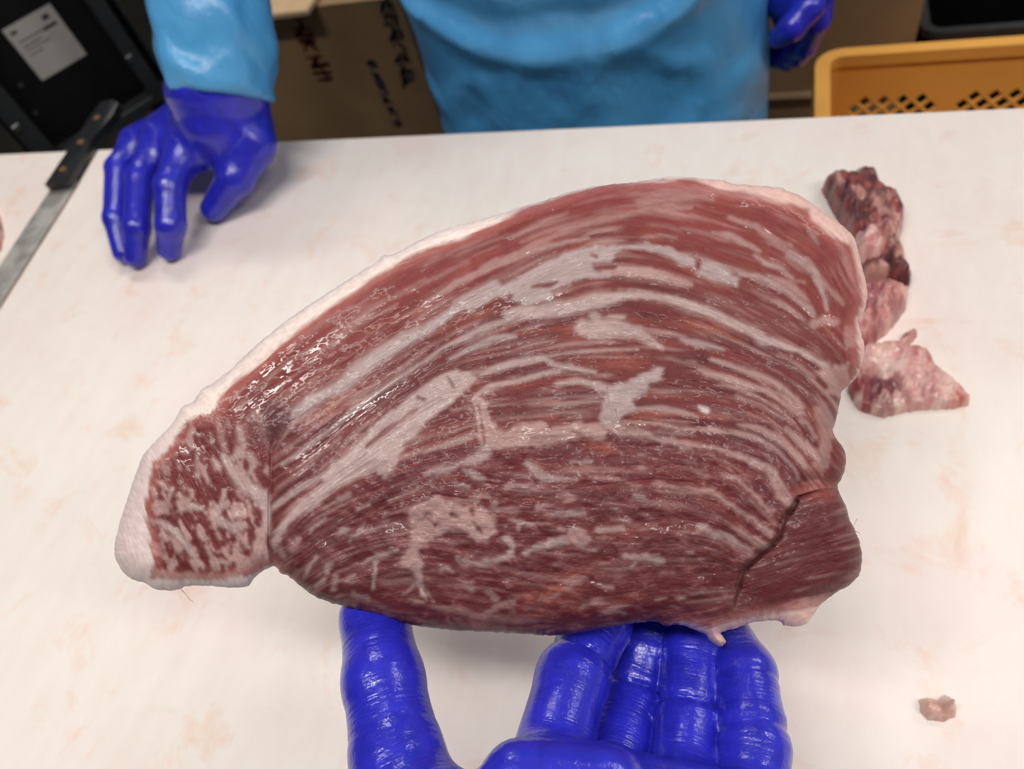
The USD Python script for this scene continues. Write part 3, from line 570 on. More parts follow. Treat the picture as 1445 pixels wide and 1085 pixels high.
# loose bits on the slab: sinew threads
def thread(pl, r):
    P = np.array([at(x, y, d) for x, y, d in pl]); segs = [trimesh.creation.cylinder(radius=r, segment=[P[i], P[i+1]], sections=6) for i in range(len(P)-1)]
    return trimesh.util.concatenate(segs)
def flat_albedo(mesh, c): n = len(mesh.vertices); return {'albedo': np.tile(c, (n, 1)), 'wet': np.full(n, .2), 'flow': np.zeros((n, 3))}
tm = thread([(256,832,.268),(262,838,.268),(268,846,.267),(273,849,.267)], .00016); obj('sinew_thread', tm, M_fat, slab, smooth=True, prim=flat_albedo(tm, (.62, .46, .42)))
for pl in ([(1203,745,.268),(1207,737,.269),(1210,731,.269)],[(1203,747,.268),(1209,750,.268),(1213,752,.268)]):
    tm = thread(pl, .00016); obj('sinew_thread', tm, M_fat, slab, smooth=True, prim=flat_albedo(tm, (.62, .46, .42)))

# ================================================================== HANDS
def build_hand(fingers, palm, h, lo, hi, k_palm=.010, k_f=.004, smooth=3):
    """fingers: lists of (point, radius, [creases (t along chain, depth, width)]); palm: capsules (a, b, ra, rb[, squash]). Returns mesh and 'wrinkle' primvar."""
    o, P = grid(lo, hi, h)
    def evaluate(P):
        dp = None
        for c in palm:
            e, _ = capsule(P, *c[:4], squash=c[4] if len(c) > 4 else None); dp = e if dp is None else smin(dp, e, .012)
        best, al, fid = np.full(P.shape[:-1], 1e9), np.zeros(P.shape[:-1]), np.zeros(P.shape[:-1])
        for n, (pp, rr, cr) in enumerate(fingers):
            d, run = None, 0.0; a_ = np.zeros(P.shape[:-1]); ws = np.full(P.shape[:-1], 1e-12)
            for i in range(len(pp)-1):
                L = np.linalg.norm(np.subtract(pp[i+1], pp[i])); e, t = capsule(P, pp[i], pp[i+1], rr[i], rr[i+1])
                w_ = np.exp(-np.clip(e, -.03, .06)/.003); a_ += w_*(run+t*L); ws += w_; run += L
                d = e if d is None else smin(d, e, k_f)
            a_ = a_/ws
            for tc_, dep, wd in cr: d = d + dep*np.exp(-((a_-tc_*run)/wd)**2)
            m = d < best; best = np.where(m, d, best) if n == 0 else np.minimum(best, d); al = np.where(m, a_, al); fid = np.where(m, n, fid)
        return smin(best, dp, k_palm), al, fid, best < dp
    co, CP = grid(lo, hi, 4*h); cd = evaluate(CP)[0]
    d = np.repeat(np.repeat(np.repeat(cd, 4, 0), 4, 1), 4, 2)
    n_ = [min(a, b) for a, b in zip(d.shape, P.shape)]; P = P[:n_[0], :n_[1], :n_[2]]; d = d[:n_[0], :n_[1], :n_[2]].copy()
    m = np.abs(d) < 9*h; d[m] = evaluate(P[m])[0]
    mesh = smooth_mesh(surface_nets(d, o, h), smooth)
    v = np.array(mesh.vertices); _, al, fid, isf = evaluate(v)
    w = np.where(isf[:, None], np.stack([al, (v@R_)*1.0, fid*3.7], 1), np.stack([v@U_*.35, v@R_*1.0, np.full(len(v), 31.)], 1))
    return mesh, w

# the hand that holds the slab: a left hand, palm to the viewer
A_ = lambda x, y, d: at(x, y, d)
ZT = 1.0
fing = [
 ([A_(772,1090,.248), A_(808,957,.271), A_(846,880,.287), A_(875,805,.306)], [.0136, .0130, .0118, .0088], [(.46, .0015, .0010), (.49, .0005, .0008), (.43, .0004, .0008), (.72, .0008, .0008)]),
 ([A_(866,1085,.266), A_(892,982,.290), A_(910,905,.298), A_(930,812,.314)], [.0128, .0126, .0114, .0088], [(.40, .0022, .0011), (.64, .0008, .0009), (.67, .0005, .0008)]),
 ([A_(964,1100,.254), A_(972,1015,.271), A_(979,905,.288), A_(985,820,.310)], [.0119, .0116, .0110, .0082], [(.31, .0018, .0010), (.64, .0008, .0009), (.67, .0005, .0008)]),
 ([A_(1064,1120,.246), A_(1064,1043,.257), A_(1050,950,.275), A_(1030,896,.290)], [.0119, .0118, .0112, .0085], [(.31, .0017, .0010), (.34, .0005, .0008), (.66, .0006, .0009)]),
 ([A_(600,1190,.222), A_(560,1065,.240), A_(541,960,.256), A_(529,872,.275), A_(535,835,.290)], [.0170, .0146, .0136, .0122, .0095], [(.345, .0004, .0007), (.50, .0003, .0007), (.62, .0002, .0006)]),
]
palm = [(A_(770,1120,.232), A_(800,1420,.205), .0150, .020), (A_(890,1130,.236), A_(840,1420,.205), .0150, .020), (A_(985,1150,.232), A_(890,1420,.208), .0140, .018), (A_(1060,1170,.228), A_(920,1420,.210), .0130, .018),
        (A_(610,1205,.215), A_(780,1420,.198), .0190, .020), (A_(690,1160,.226), A_(760,1250,.216), .010, .016), (A_(730,1090,.222), A_(860,1100,.224), .009, .010), (A_(850,1430,.203), A_(850,1600,.190), .025, .026)]
hm, hw = build_hand(fing, palm, .00125, np.minimum.reduce([p for f_ in fing for p in f_[0]]+[p[1] for p in palm])-.04, np.maximum.reduce([p for f_ in fing for p in f_[0]]+[p[1] for p in palm])+.04)
wr = A_(850,1560,.194); elbow = np.array([.03, -.37, 1.0])
holder = thing('gloved_hand', 'left hand in a wet blue rubber glove holding up the beef slab from below', 'hand', loc=hm.vertices.mean(0))
tag(obj('glove', hm, M_glove, holder, smooth=True, prim={'wrinkle': hw}), 'wet blue glove gripping the slab with thumb and four fingers')

# ================================================================== THE PERSON ACROSS THE BOARD
px, py = -0.178, 0.720
SH = 1.34
person = thing('person', 'person in sky-blue plastic gown standing behind the board, one blue gloved hand on it', 'person', loc=(px, py, 0))
Z = lambda x, y, z: np.array([px+x, py+y, z])
rw = on_z(308, 152, ZB+.072); lwst = on_y(1128, -15, .72)
r_el = np.array([px-.33, py+.03, 1.10]); l_el = np.array([px+.27, py+.12, 1.09])
r_sh, l_sh = Z(-.17, .02, SH), Z(.17, .02, SH)
def body_sdf(P, g=0.0):
    parts = [((Z(0, .01, 1.0), Z(0, .01, 1.30), .106, .135), (np.array([0, 1, 0]), 1.35)), ((Z(-.04, .01, .92), Z(.04, .01, .92), .108, .108), (np.array([0, 1, 0]), 1.15)), ((Z(-.12, .015, 1.32), Z(.12, .015, 1.32), .07, .07), None), ((Z(0, .01, 1.36), Z(0, -.01, 1.48), .055, .052), None)]
    d = None
    for c, sq in parts:
        e, _ = capsule(P, *c, squash=sq); d = e if d is None else smin(d, e, .05)
    return d
def body_mesh(arms):
    pt = np.array([p for a in arms for p in a])
    o, P = grid(np.minimum(pt.min(0)-.06, (px-.24, py-.3, 0)), np.maximum(pt.max(0)+.06, (px+.24, py+.2, 1.76)), .011)
    d = body_sdf(P)
    for sg in (-1, 1):
        d = smin(d, chain(P, [Z(sg*.07, .01, .88), Z(sg*.085, 0, .50), Z(sg*.09, .03, .09)], [.075, .056, .042], .03), .03)
        d = smin(d, chain(P, [Z(sg*.10, .03, .05), Z(sg*.11, -.14, .04)], [.04, .035], .02), .02)
    for a in arms: d = smin(d, chain(P, list(a), [.055, .042, .028], .02), .03)
    e, _ = capsule(P, hc+[0, .015, .03], hc+[0, -.005, -.05], .088, .062); d = smin(d, e, .03)
    e, _ = capsule(P, hc+[0, -.092, .0], hc+[0, -.105, -.025], .008, .013); d = smin(d, e, .015)
    for sg in (-1, 1):
        e, _ = capsule(P, hc+[sg*.082, .01, .015], hc+[sg*.08, .01, -.02], .012, .009); d = smin(d, e, .008)
    e, _ = capsule(P, hc+[-.02, -.075, -.06], hc+[.02, -.075, -.06], .007, .007); d = smin(d, e, .008)
    return smooth_mesh(surface_nets(d, o, .011), 4)
hc = Z(0, -.03, 1.60)
hair = trimesh.creation.icosphere(3, 1.0); hv = hair.vertices*[.096, .105, .09]+hc+[0, .02, .045]
hv[:, 2] = np.maximum(hv[:, 2], hc[2]+.01+.25*np.clip(hc[1]-hv[:, 1]+.0, 0, 1)); hair = trimesh.Trimesh(hv, hair.faces, process=False)
eyes = []
for sg in (-1, 1):
    ey = trimesh.creation.icosphere(2, .011); ey.apply_translation(hc+[sg*.032, -.078, .008]); eyes.append(ey)
obj('body', body_mesh([(r_sh, r_el, rw), (l_sh, l_el, lwst)]), M_skin, person, smooth=True)
obj('hair', hair, M_hair, person, smooth=True)
for ey in eyes: obj('eye', ey, M_white, person, smooth=True)
# gown: torso and skirt with draped folds, sleeves in one piece with it
o, P = grid((px-.30, py-.30, .30), (px+.30, py+.28, 1.43), .007)
d = body_sdf(P) - .014
hw_ = .167+.018*sm((.92-P[..., 2])/.15); ex = (np.abs((P[..., 0]-px)/hw_)**2.6 + np.abs((P[..., 1]-py-.012)/.132)**2.6)**(1/2.6); sk = np.maximum((ex-1)*.13, P[..., 2]-1.05); d = smin(d, sk, .07) + .006
fx, fz = P[..., 0]-px, P[..., 2]
u = fx/.16
sag = fz + .055*np.cos(np.clip(u, -1.5, 1.5)*1.6) + .02*(fbm(P[..., 0]*6, P[..., 1]*6, P[..., 2]*6, octaves=2, seed=70)-.5)
zr = .876 + .046*(fx/.15)**2 + .03*(fbm(P[..., 0]*9, P[..., 1]*2, 0*fz, octaves=2, seed=72)-.5)
dia = np.abs(2*fbm(P[..., 0]*9+fz*6, P[..., 1]*5, fz*9-P[..., 0]*7, octaves=3, seed=73)-1)
fold_ = -.0075*np.exp(-((fz-zr)/.013)**2) + .0065*np.exp(-((fz-zr-.030)/.016)**2) - .005*np.exp(-((fz-zr-.062)/.016)**2) - .0040*(1-sm(dia, 0, .30)) + .012*(fbm(P[..., 0]*8, P[..., 1]*8, P[..., 2]*6, octaves=2, seed=71)-.5)
d = d + fold_*np.clip((py+.02-P[..., 1])/.06, 0, 1)
d = np.maximum(d, np.maximum(.34-P[..., 2], P[..., 2]-1.40))
gown_mesh = smooth_mesh(surface_nets(d, o, .007), 3); obj('gown', gown_mesh, M_gown, person, smooth=True)
cuff = on_z(308, 138, ZB+.084)
sl = [cuff, on_z(305, 50, ZB+.12), r_el, r_sh]
def gown_sleeve(pl, rad, seed):
    lo = np.min(pl, 0)-max(rad)-.02; hi = np.max(pl, 0)+max(rad)+.02
    o, P = grid(lo, hi, .005); d = chain(P, pl, rad, .03)
    n1 = fbm(P[..., 0]*16, P[..., 1]*16, P[..., 2]*16, octaves=3, seed=seed)-.5
    ax = (np.asarray(pl[1])-pl[0]); ax = ax/np.linalg.norm(ax)
    rid = np.sin((P@ax)*2*np.pi/.05 + (P@R_)*60 + 5*n1)
    n2 = 1-np.abs(2*fbm((P@R_)*18+(P@ax)*14, (P@ax)*16-(P@R_)*9, (P@F_)*14, octaves=2, seed=seed+3)-1)
    d = d + n1*.010 + .0012*rid - .006*sm(n2, .72, 1.0)
    d = np.maximum(d, -((P-pl[0])@ax))                      # cut square at the cuff
    return smooth_mesh(surface_nets(d, o, .005), 3)
obj('sleeve', gown_sleeve(sl, [.0395, .0415, .056, .07], 81), M_gown, person, smooth=True)
obj('sleeve', gown_sleeve([lwst+(l_el-lwst)*.12, lwst+(l_el-lwst)*.5, l_el, l_sh], [.040, .046, .056, .07], 82), M_gown, person, smooth=True)
# right hand resting on the board
B = lambda x, y, z: on_z(x, y, ZB+z)
rf = [
 ([B(198,200,.044), B(168,238,.040), B(164,308,.028), B(174,357,.0100)], [.0125, .0122, .0112, .0092], []),
 ([B(226,196,.056), B(198,250,.048), B(193,320,.031), B(191,363,.0102)], [.0130, .0122, .0115, .0098], []),
 ([B(264,204,.060), B(240,262,.050), B(241,318,.031), B(239,352,.0106)], [.0140, .0132, .0124, .0102], []),
 ([B(190,200,.034), B(174,228,.030), B(174,285,.020), B(184,335,.0095)], [.0115, .0115, .0105, .009], []),
 ([B(345,172,.052), B(360,205,.048), B(333,252,.034), B(302,294,.0135)], [.020, .0178, .0155, .0120], []),
]
rpalm = [(B(262,206,.056), B(300,160,.064), .015, .024), (B(226,198,.052), B(295,158,.064), .0145, .024), (B(205,200,.042), B(285,160,.060), .0140, .023), (B(194,200,.034), B(285,165,.053), .0125, .021), (B(345,182,.050), B(318,158,.060), .021, .026), (B(272,222,.050), B(342,196,.050), .0145, .018), (B(255,215,.048), B(322,180,.056), .016, .020), (B(300,175,.06), B(312,145,.073), .028, .034), (B(312,168,.068), B(308,138,.082), .037, .0435)]
allp = [p for f_ in rf for p in f_[0]]+[c[0] for c in rpalm]+[c[1] for c in rpalm]
gm, gw = build_hand(rf, rpalm, .002, np.min(allp, 0)-.04, np.max(allp, 0)+.04, k_palm=.014, k_f=.004, smooth=12)
tag(obj('glove', gm, M_glove, person, smooth=True, prim={'wrinkle': gw}), 'wet blue glove resting on the board')
# left hand, loosely closed beside the hip
wl = lwst; K = lambda x, y, Y: on_y(x, y, Y)
lf = [([K(1148,-4,.70), K(1152,30,.69), K(1136,66,.70), K(1118,72,.715)], [.013, .012, .011, .009], []), ([K(1135,0,.715), K(1142,40,.705), K(1125,78,.715), K(1105,80,.73)], [.013, .012, .011, .009], []),
      ([K(1120,2,.73), K(1126,44,.72), K(1112,84,.728), K(1095,84,.74)], [.0125, .0115, .0105, .009], []), ([K(1105,2,.745), K(1110,42,.735), K(1098,78,.74), K(1085,76,.75)], [.011, .0105, .0095, .008], []),
      ([K(1150,-20,.71), K(1142,10,.68), K(1118,38,.67), K(1100,52,.675)], [.014, .013, .012, .010], [])]
lp = [(K(1143,0,.70), wl, .016, .026), (K(1125,2,.725), wl, .016, .026), (K(1107,4,.745), wl, .014, .024), (wl, wl+(l_el-wl)*.18, .030, .034)]
allp = [p for f_ in lf for p in f_[0]]+[c[0] for c in lp]+[c[1] for c in lp]
gm, gw = build_hand(lf, lp, .0028, np.min(allp, 0)-.045, np.max(allp, 0)+.045, k_palm=.012, smooth=3)
tag(obj('glove', gm, M_glove, person, smooth=True, prim={'wrinkle': gw}), 'blue glove hanging loosely closed beside the gown')
# sleeve of the forearm behind the holding hand
obj('sleeve', gown_sleeve([wr+(elbow-wr)*.10, wr+(elbow-wr)*.5, elbow], [.036, .046, .056], 83), M_gown, holder, smooth=True)

# ================================================================== KNIFE
kt = thing('kitchen_knife', 'kitchen knife with a black riveted handle lying over the far edge of the board', 'knife', loc=(-.69, .46, ZB))
ka = np.array([-.689, .466]); kd = np.array([-.1, 1.0]); kd = np.array([(-.705+.689), (.598-.466)]); kd /= np.linalg.norm(kd); kn = np.array([-kd[1], kd[0]])
def kp(a, b, z): return np.array([*(ka + kd*a + kn*b), ZB+z])
ko = [(.012, .013), (.012, -.016), (-.02, -.0165), (-.20, -.0165), (-.25, -.012), (-.262, .011), (-.25, .0135), (0, .0135)]   # blade outline: along, across
def blade_mesh():
    pl = Polygon(ko); m_ = trimesh.creation.extrude_polygon(pl, .0016); v = m_.vertices.copy()
    thin = np.clip((v[:, 1]+.0165)/.03, .12, 1); zz = .0030 + (v[:, 2]-.0008)*thin
    m_.vertices = np.stack([ka[0]+kd[0]*v[:, 0]+kn[0]*v[:, 1], ka[1]+kd[1]*v[:, 0]+kn[1]*v[:, 1], ZB+zz], 1); return m_
M_blade = mat('knife_blade', {'g': ('geometry', {}), 'n': ('noise_texture', {'scale': 45.0, 'detail': 4.0}), 'r': ('rgb_ramp', {'ramp': [(0.40, (0.52, 0.50, 0.48)), (0.6, (0.85, 0.82, 0.78))]}), 'p': ('principled_bsdf', {'metallic': 0.8, 'roughness': 0.48})},
              [('g.position', 'n.vector'), ('n.fac', 'r.fac'), ('r.color', 'p.base_color')])
obj('blade', blade_mesh(), M_blade, kt)
for sgn in (0, 1):                                              # two handle scales around the tang
    z0, z1 = (.0038, .013) if sgn else (-.0, .0024)
    if sgn == 0: z0, z1 = .0006, .0022
    hp = Polygon([(0, -.0155), (.02, -.0145), (.07, -.012), (.115, -.0155), (.134, -.014), (.140, -.004), (.138, .010), (.128, .0145), (.09, .0130), (0, .0135)]).buffer(-.004).buffer(.004)
    m_ = trimesh.creation.extrude_polygon(hp, 1.0); v = m_.vertices.copy()
    cmid = np.clip(1-(np.abs(v[:, 1])/.018)**4*.6, .3, 1)
    zz = np.where(v[:, 2] > .5, z0+(z1-z0)*(cmid if sgn else 1), z0)
    m_.vertices = np.stack([ka[0]+kd[0]*v[:, 0]+kn[0]*v[:, 1], ka[1]+kd[1]*v[:, 0]+kn[1]*v[:, 1], ZB+zz], 1); obj('handle_scale', m_, M_handle, kt)
obj('tang', bx((0, 0, 0), (1, 1, 1)).apply_transform(np.array([[kd[0]*.13, kn[0]*.024, 0, kp(.002, -.012, 0)[0]], [kd[1]*.13, kn[1]*.024, 0, kp(.002, -.012, 0)[1]], [0, 0, .0016, ZB+.0022], [0, 0, 0, 1]])), M_steel, kt)
for a in (.022, .066, .108): obj('rivet', cyl(kp(a, 0, .0115), kp(a, 0, .0134), .0038), M_brass, kt)

# ================================================================== TRIMMINGS ON THE BOARD
def trimming(name, outl, hgt, label, pal, seed, step=2.2, spikes=(), blots=()):
    """A lump of meat lying on the board; outline in picture coordinates projected on the board, its own height from distance to the rim and noise."""
    ol = LineString(outl+outl[:1]); n = int(ol.length/2.5)
    b = np.array([ol.interpolate(k*ol.length/n).coords[0] for k in range(n)])
    b += (np.stack([fbm(b[:, 0]/6, b[:, 1]/6, seed=seed), fbm(b[:, 0]/6+9, b[:, 1]/6, seed=seed+1)], 1)-.5)*5
    pol = Polygon(b).buffer(0)
    if pol.geom_type != 'Polygon': pol = max(pol.geoms, key=lambda g_: g_.area)
    x0, y0, x1, y1 = pol.bounds
    g_ = np.stack(np.meshgrid(np.arange(x0, x1, step), np.arange(y0, y1, step)), -1).reshape(-1, 2)
    ib = pol.buffer(-1.4); g_ = g_[shapely.contains_xy(ib, g_[:, 0], g_[:, 1])]
    p = np.vstack([b, g_]); t_ = Delaunay(p).simplices; c = p[t_].mean(1); t_ = t_[shapely.contains_xy(pol, c[:, 0], c[:, 1])]
    d = cKDTree(shapely.get_coordinates(shapely.segmentize(pol.exterior, .4))).query(p)[0]
    x, y = p[:, 0], p[:, 1]
    n1 = fbm(x/24, y/24, octaves=3, seed=seed+2); n2 = 1-np.abs(fbm(x/12, y/16, octaves=3, seed=seed+3)-.5)*4
    z = hgt*np.sqrt(np.clip(1-(1-np.clip(d/16, 0, 1))**2, 0, 1))*(.35+.9*n1+.35*np.clip(n2, 0, 1)) + .0004
    for sx, sy, sr, sh in spikes: z += sh*np.exp(-((x-sx)**2+(y-sy)**2)/sr**2)
    Vt_ = on_z(x, y, ZB); Vt_[:, 2] = ZB + z
    Vt_[:, :2] -= (ray(x, y)[:, :2]/-ray(x, y)[:, 2:])*(-z[:, None])*-1*-1 if False else 0
    k1 = fbm(x/11, y/15, octaves=3, seed=seed+4); k2 = fbm(x/20, y/20, octaves=3, seed=seed+5)
    cc = np.array(pal, float); w1 = sm(k1, .42, .60)[:, None]; w2 = sm(k2, .50, .64)[:, None]
    co = (cc[0]*(1-w1)+cc[1]*w1)*(1-w2)+cc[2]*w2
    for sx, sy, sr, c3 in blots:
        g3 = np.clip(1.5*np.exp(-((x-sx)**2+(y-sy)**2)/sr**2)*sm(k1, .3, .6), 0, 1)[:, None]; co = co*(1-g3)+np.array(c3)*g3
    bo = Vt_.copy(); bo[:, 2] = ZB + .0002
    nv = len(Vt_); a_, b_, c_ = p[t_[:, 0]], p[t_[:, 1]], p[t_[:, 2]]
    fl = ((b_-a_)[:, 0]*(c_-a_)[:, 1]-(b_-a_)[:, 1]*(c_-a_)[:, 0]) > 0; t_[fl] = t_[fl][:, ::-1]
    rim_ = [(i, (i+1) % n) for i in range(n)]
    side = [(i, j, nv+j) for i, j in rim_]+[(i, nv+j, nv+i) for i, j in rim_]
    fcs = np.vstack([t_, t_[:, ::-1]+nv, np.array(side)])
    o_ = obj(name, (np.vstack([Vt_, bo]), fcs), M_trim, None, smooth=60 if False else True, prim={'albedo': np.vstack([co, co]), 'wet': np.full(2*len(co), .35), 'flow': np.vstack([np.stack([x*.6, y*.6, 0*x], 1)]*2)})
    return tag(o_, label, 'meat scrap', None)
RED, DRK, FATP, PNK = (.30, .075, .065), (.125, .040, .042), (.72, .43, .38), (.56, .24, .225)
trimming('meat_scrap', [(1158,268),(1185,256),(1212,248),(1236,257),(1241,274),(1264,282),(1274,315),(1268,350),(1284,398),(1281,412),(1255,405),(1222,402),(1200,380),(1190,330)], .016, 'dark red crumpled heap of meat scrap at the far end of the pile', [DRK, RED, (.50, .25, .21)], 100)
trimming('meat_scrap', [(1200,352),(1240,330),(1262,345),(1262,360),(1248,380),(1225,392),(1200,385)], .021, 'pink strip of meat scrap lying on the dark heap', [PNK, FATP, (.42, .16, .15)], 110)
trimming('meat_scrap', [(1196,430),(1225,408),(1250,402),(1281,416),(1276,440),(1250,474),(1222,492),(1198,492)], .013, 'pink rounded meat scrap in the middle of the pile', [PNK, (.36, .12, .13), FATP], 120)
trimming('meat_scrap', [(1265,492),(1272,474),(1292,464),(1294,476),(1282,490)], .006, 'smallest red sliver of meat scrap beside the pile', [PNK, (.30, .09, .10), FATP], 130)
trimming('meat_scrap', [(1200,508),(1222,488),(1258,484),(1308,494),(1316,514),(1345,538),(1367,560),(1366,573),(1345,577),(1290,580),(1245,590),(1212,580),(1196,555)], .007, 'flat pale fatty meat scrap with red edges at the near end of the pile', [FATP, (.60, .29, .27), (.76, .52, .46)], 140, blots=[(1215,560,26,(.30,.06,.06)),(1245,560,24,(.20,.06,.07)),(1350,565,14,(.5,.13,.11)),(1300,505,16,(.5,.18,.17))])
trimming('meat_scrap', [(1296,988),(1308,984),(1322,988),(1332,980),(1343,985),(1350,1000),(1348,1012),(1330,1019),(1308,1016),(1298,1004)], .0045, 'small pale pink meat crumb alone on the right side of the board', [(.62, .34, .28), (.68, .42, .36), (.74, .50, .44)], 150, spikes=[(1334,998,7,.011),(1306,1000,8,.003)])
trimming('meat_scrap', [(-60,300),(-20,288),(2,306),(6,330),(3,352),(-14,372),(-60,380)], .015, 'red meat scrap on the board beside the knife blade, mostly out of frame', [RED, PNK, FATP], 160)

# ================================================================== BOXES AND CRATES BEHIND
def carton(x0, x1, y0, y1, z0, z1, label, group=None):
    t_ = thing('cardboard_box', label, 'box', group, loc=((x0+x1)/2, (y0+y1)/2, z0)); w = .005; z1 -= .006
    obj('front_panel', bx((x0, y0, z0), (x1, y0+w, z1)), M_card, t_); obj('rear_panel', bx((x0, y1-w, z0), (x1, y1, z1)), M_card, t_)
    obj('side_panel', bx((x0, y0+w, z0), (x0+w, y1-w, z1)), M_card, t_); obj('side_panel', bx((x1-w, y0+w, z0), (x1, y1-w, z1)), M_card, t_)
    obj('base_panel', bx((x0+w, y0+w, z0), (x1-w, y1-w, z0+w)), M_card, t_)
    ym = (y0+y1)/2
    for a, b in ((y0, ym-.001), (ym+.001, y1)): obj('top_flap', bx((x0, a, z1), (x1, b, z1+w)), M_card, t_)
    return t_
YB = .95
carton(-.88, -.497, YB+.0, YB+.35, .002, .355, 'plain cardboard box on the floor under the printed cardboard box')
bA = carton(-.88, -.497, YB, YB+.35, .36, .767, 'cardboard box printed with red and blue lettering behind the left arm')
obj('folded_flap', rbox((-.76, YB-.03, .767), (-.625, YB+.05, .777), .003), M_card2, bA)
def glyph(xc, zc, hx, hz, rot, rng):
    """One illegible brush-like character: short strokes in a box, a thin print on the carton face."""
    out = []
    for k in range(rng.randint(6, 8)):
        m_ = rng.random()
        if m_ < .45: a = (-.9*rng.uniform(.5, 1), rng.uniform(-.9, .9)); b = (.9*rng.uniform(.5, 1), a[1]+rng.uniform(-.1, .2))
        elif m_ < .75: a = (rng.uniform(-.7, .7), -.9*rng.uniform(.3, 1)); b = (a[0]+rng.uniform(-.1, .1), .9*rng.uniform(.3, 1))
        else: a = (rng.uniform(-.2, .3), rng.uniform(0, .5)); b = (a[0]+rng.choice((-.8, .7)), -.9)
        ln = LineString([(a[0]*hx, a[1]*hz), (b[0]*hx, b[1]*hz)]).buffer(.11*min(hx, hz)+.0006, cap_style=2)
        out.append(trimesh.creation.extrude_polygon(ln, .0006))
    m_ = trimesh.util.concatenate(out); c, s_ = math.cos(rot), math.sin(rot)
    m_.apply_transform(np.array([[c, -s_, 0, xc], [0, 0, -1, YB-.0002], [s_, c, 0, zc], [0, 0, 0, 1]])); return m_
rng = random.Random(4)
def column(p0, p1, n, hx, hz, mt, nm):
    a, b = on_y(*p0, YB), on_y(*p1, YB)
    obj(nm, [glyph(*(a+(b-a)*((k+.5)/n))[[0, 2]], hx, hz, rng.uniform(-.05, .05), rng) for k in range(n)], mt, bA)
column((420,24), (462,116), 4, .021, .016, M_red, 'red_lettering'); column((522,84), (562,178), 6, .009, .0105, M_blue, 'blue_lettering'); column((543,-6), (578,122), 7, .015, .0125, M_grey, 'grey_lettering')
def bin_(x0, x1, y0, y1, z1, label):
    t_ = thing('plastic_bin', label, 'bin', loc=((x0+x1)/2, (y0+y1)/2, 0))
    rr = sbox(x0, y0, x1, y1).buffer(-.02).buffer(.02, quad_segs=6)
    w_ = trimesh.creation.extrude_polygon(rr.difference(rr.buffer(-.004)), z1-.012); w_.apply_translation([0, 0, .002]); obj('wall', w_, M_black, t_)
    b_ = trimesh.creation.extrude_polygon(rr.buffer(-.004), .006); b_.apply_translation([0, 0, .002]); obj('base', b_, M_black, t_)
    r_ = trimesh.creation.extrude_polygon(rr.buffer(.006).difference(rr.buffer(-.006)), .010); r_.apply_translation([0, 0, z1-.012]); obj('rim', r_, M_blackbar, t_)
bin_(-.486, -.372, YB+.005, YB+.30, .84, 'tall black plastic bin in the gap between the printed cardboard box and the blue gown')
bin_(.185, .75, YB+.02, YB+.40, .645, 'black plastic bin behind the orange crate, at the right end of the blank cardboard box')
carton(-.36, .171, YB+.01, YB+.36, .002, .57, 'plain cardboard box on the floor under the blank cardboard box')
bB = carton(-.36, .171, YB, YB+.35, .576, .86, 'blank brown cardboard box behind the hanging gloved hand and the orange crate')
obj('pale_edge', bx((-.36, YB-.004, .573), (.165, YB+.03, .580)), M_card2, bB)

def crate(z0, z1, label):
    x0, x1, y0, y1 = .050, .60, .565, .858
    t_ = thing('plastic_crate', label, 'crate', 'stacked orange crates' if False else None, loc=((x0+x1)/2, (y0+y1)/2, z0)); rc = .032
    rr = sbox(x0, y0, x1, y1).buffer(-rc).buffer(rc, quad_segs=8)
    rimp = rr.difference(rr.buffer(-.016)); rm = trimesh.creation.extrude_polygon(rimp, .014); rm.apply_translation([0, 0, z1-.014])
    lip = rr.difference(rr.buffer(-.004)); lm = trimesh.creation.extrude_polygon(lip, .03); lm.apply_translation([0, 0, z1-.034])
    obj('rim', [rm, lm], M_crate, t_)
    inn = rr.buffer(-.008); corner = inn.difference(inn.buffer(-.004))
    cut = sbox(x0+rc+.01, y0-1, x1-rc-.01, y1+1).union(sbox(x0-1, y0+rc+.01, x1+1, y1-rc-.01))
    for g_ in getattr(corner.difference(cut), 'geoms', [corner.difference(cut)]):
        m_ = trimesh.creation.extrude_polygon(g_, z1-z0-.01); m_.apply_translation([0, 0, z0]); obj('corner_post', m_, M_crate, t_)
    bpn = trimesh.creation.extrude_polygon(inn, .005); bpn.apply_translation([0, 0, z0]); obj('base', bpn, M_crate, t_)
    def lattice(w):
        """Wall panel with windows of small diamond-shaped holes."""
        H = z1-z0-.01; pl = sbox(0, 0, w, H); holes = []
        nwin = max(1, round(w/.113)); ww = w/nwin
        for k in range(nwin):
            xs = k*ww + .010 + .0205*np.arange(5); r = 0
            z = H-.056
            while z > .05:
                for x_ in (xs if r % 2 else xs[:-1]+.01025):
                    holes.append(Polygon([(x_-.0080, z), (x_, z-.0085), (x_+.0080, z), (x_, z+.0085)]))
                z -= .0105; r += 1
        return trimesh.creation.extrude_polygon(pl.difference(shapely.union_all(holes)), .004)
    for (ox, oy, ax, w) in ((x0+rc+.01, y1-.008, 0, x1-x0-2*rc-.02), (x0+rc+.01, y0+.016, 0, x1-x0-2*rc-.02), (x0+.012, y0+rc+.01, 1, y1-y0-2*rc-.02), (x1-.016, y0+rc+.01, 1, y1-y0-2*rc-.02)):
        m_ = lattice(w)
        T = np.array([[1, 0, 0, ox], [0, 0, -1, oy], [0, 1, 0, z0], [0, 0, 0, 1]]) if ax == 0 else np.array([[0, 0, 1, ox], [1, 0, 0, oy], [0, 1, 0, z0], [0, 0, 0, 1]])
        m_.apply_transform(T); obj('lattice_wall', m_, M_crate, t_)
crate(.470, .700, 'orange plastic crate with lattice walls on top of the crate stack beyond the board')
crate(.237, .467, 'orange plastic crate in the middle of the stack, under the top crate')
crate(.002, .234, 'orange plastic crate at the bottom of the stack on the floor')

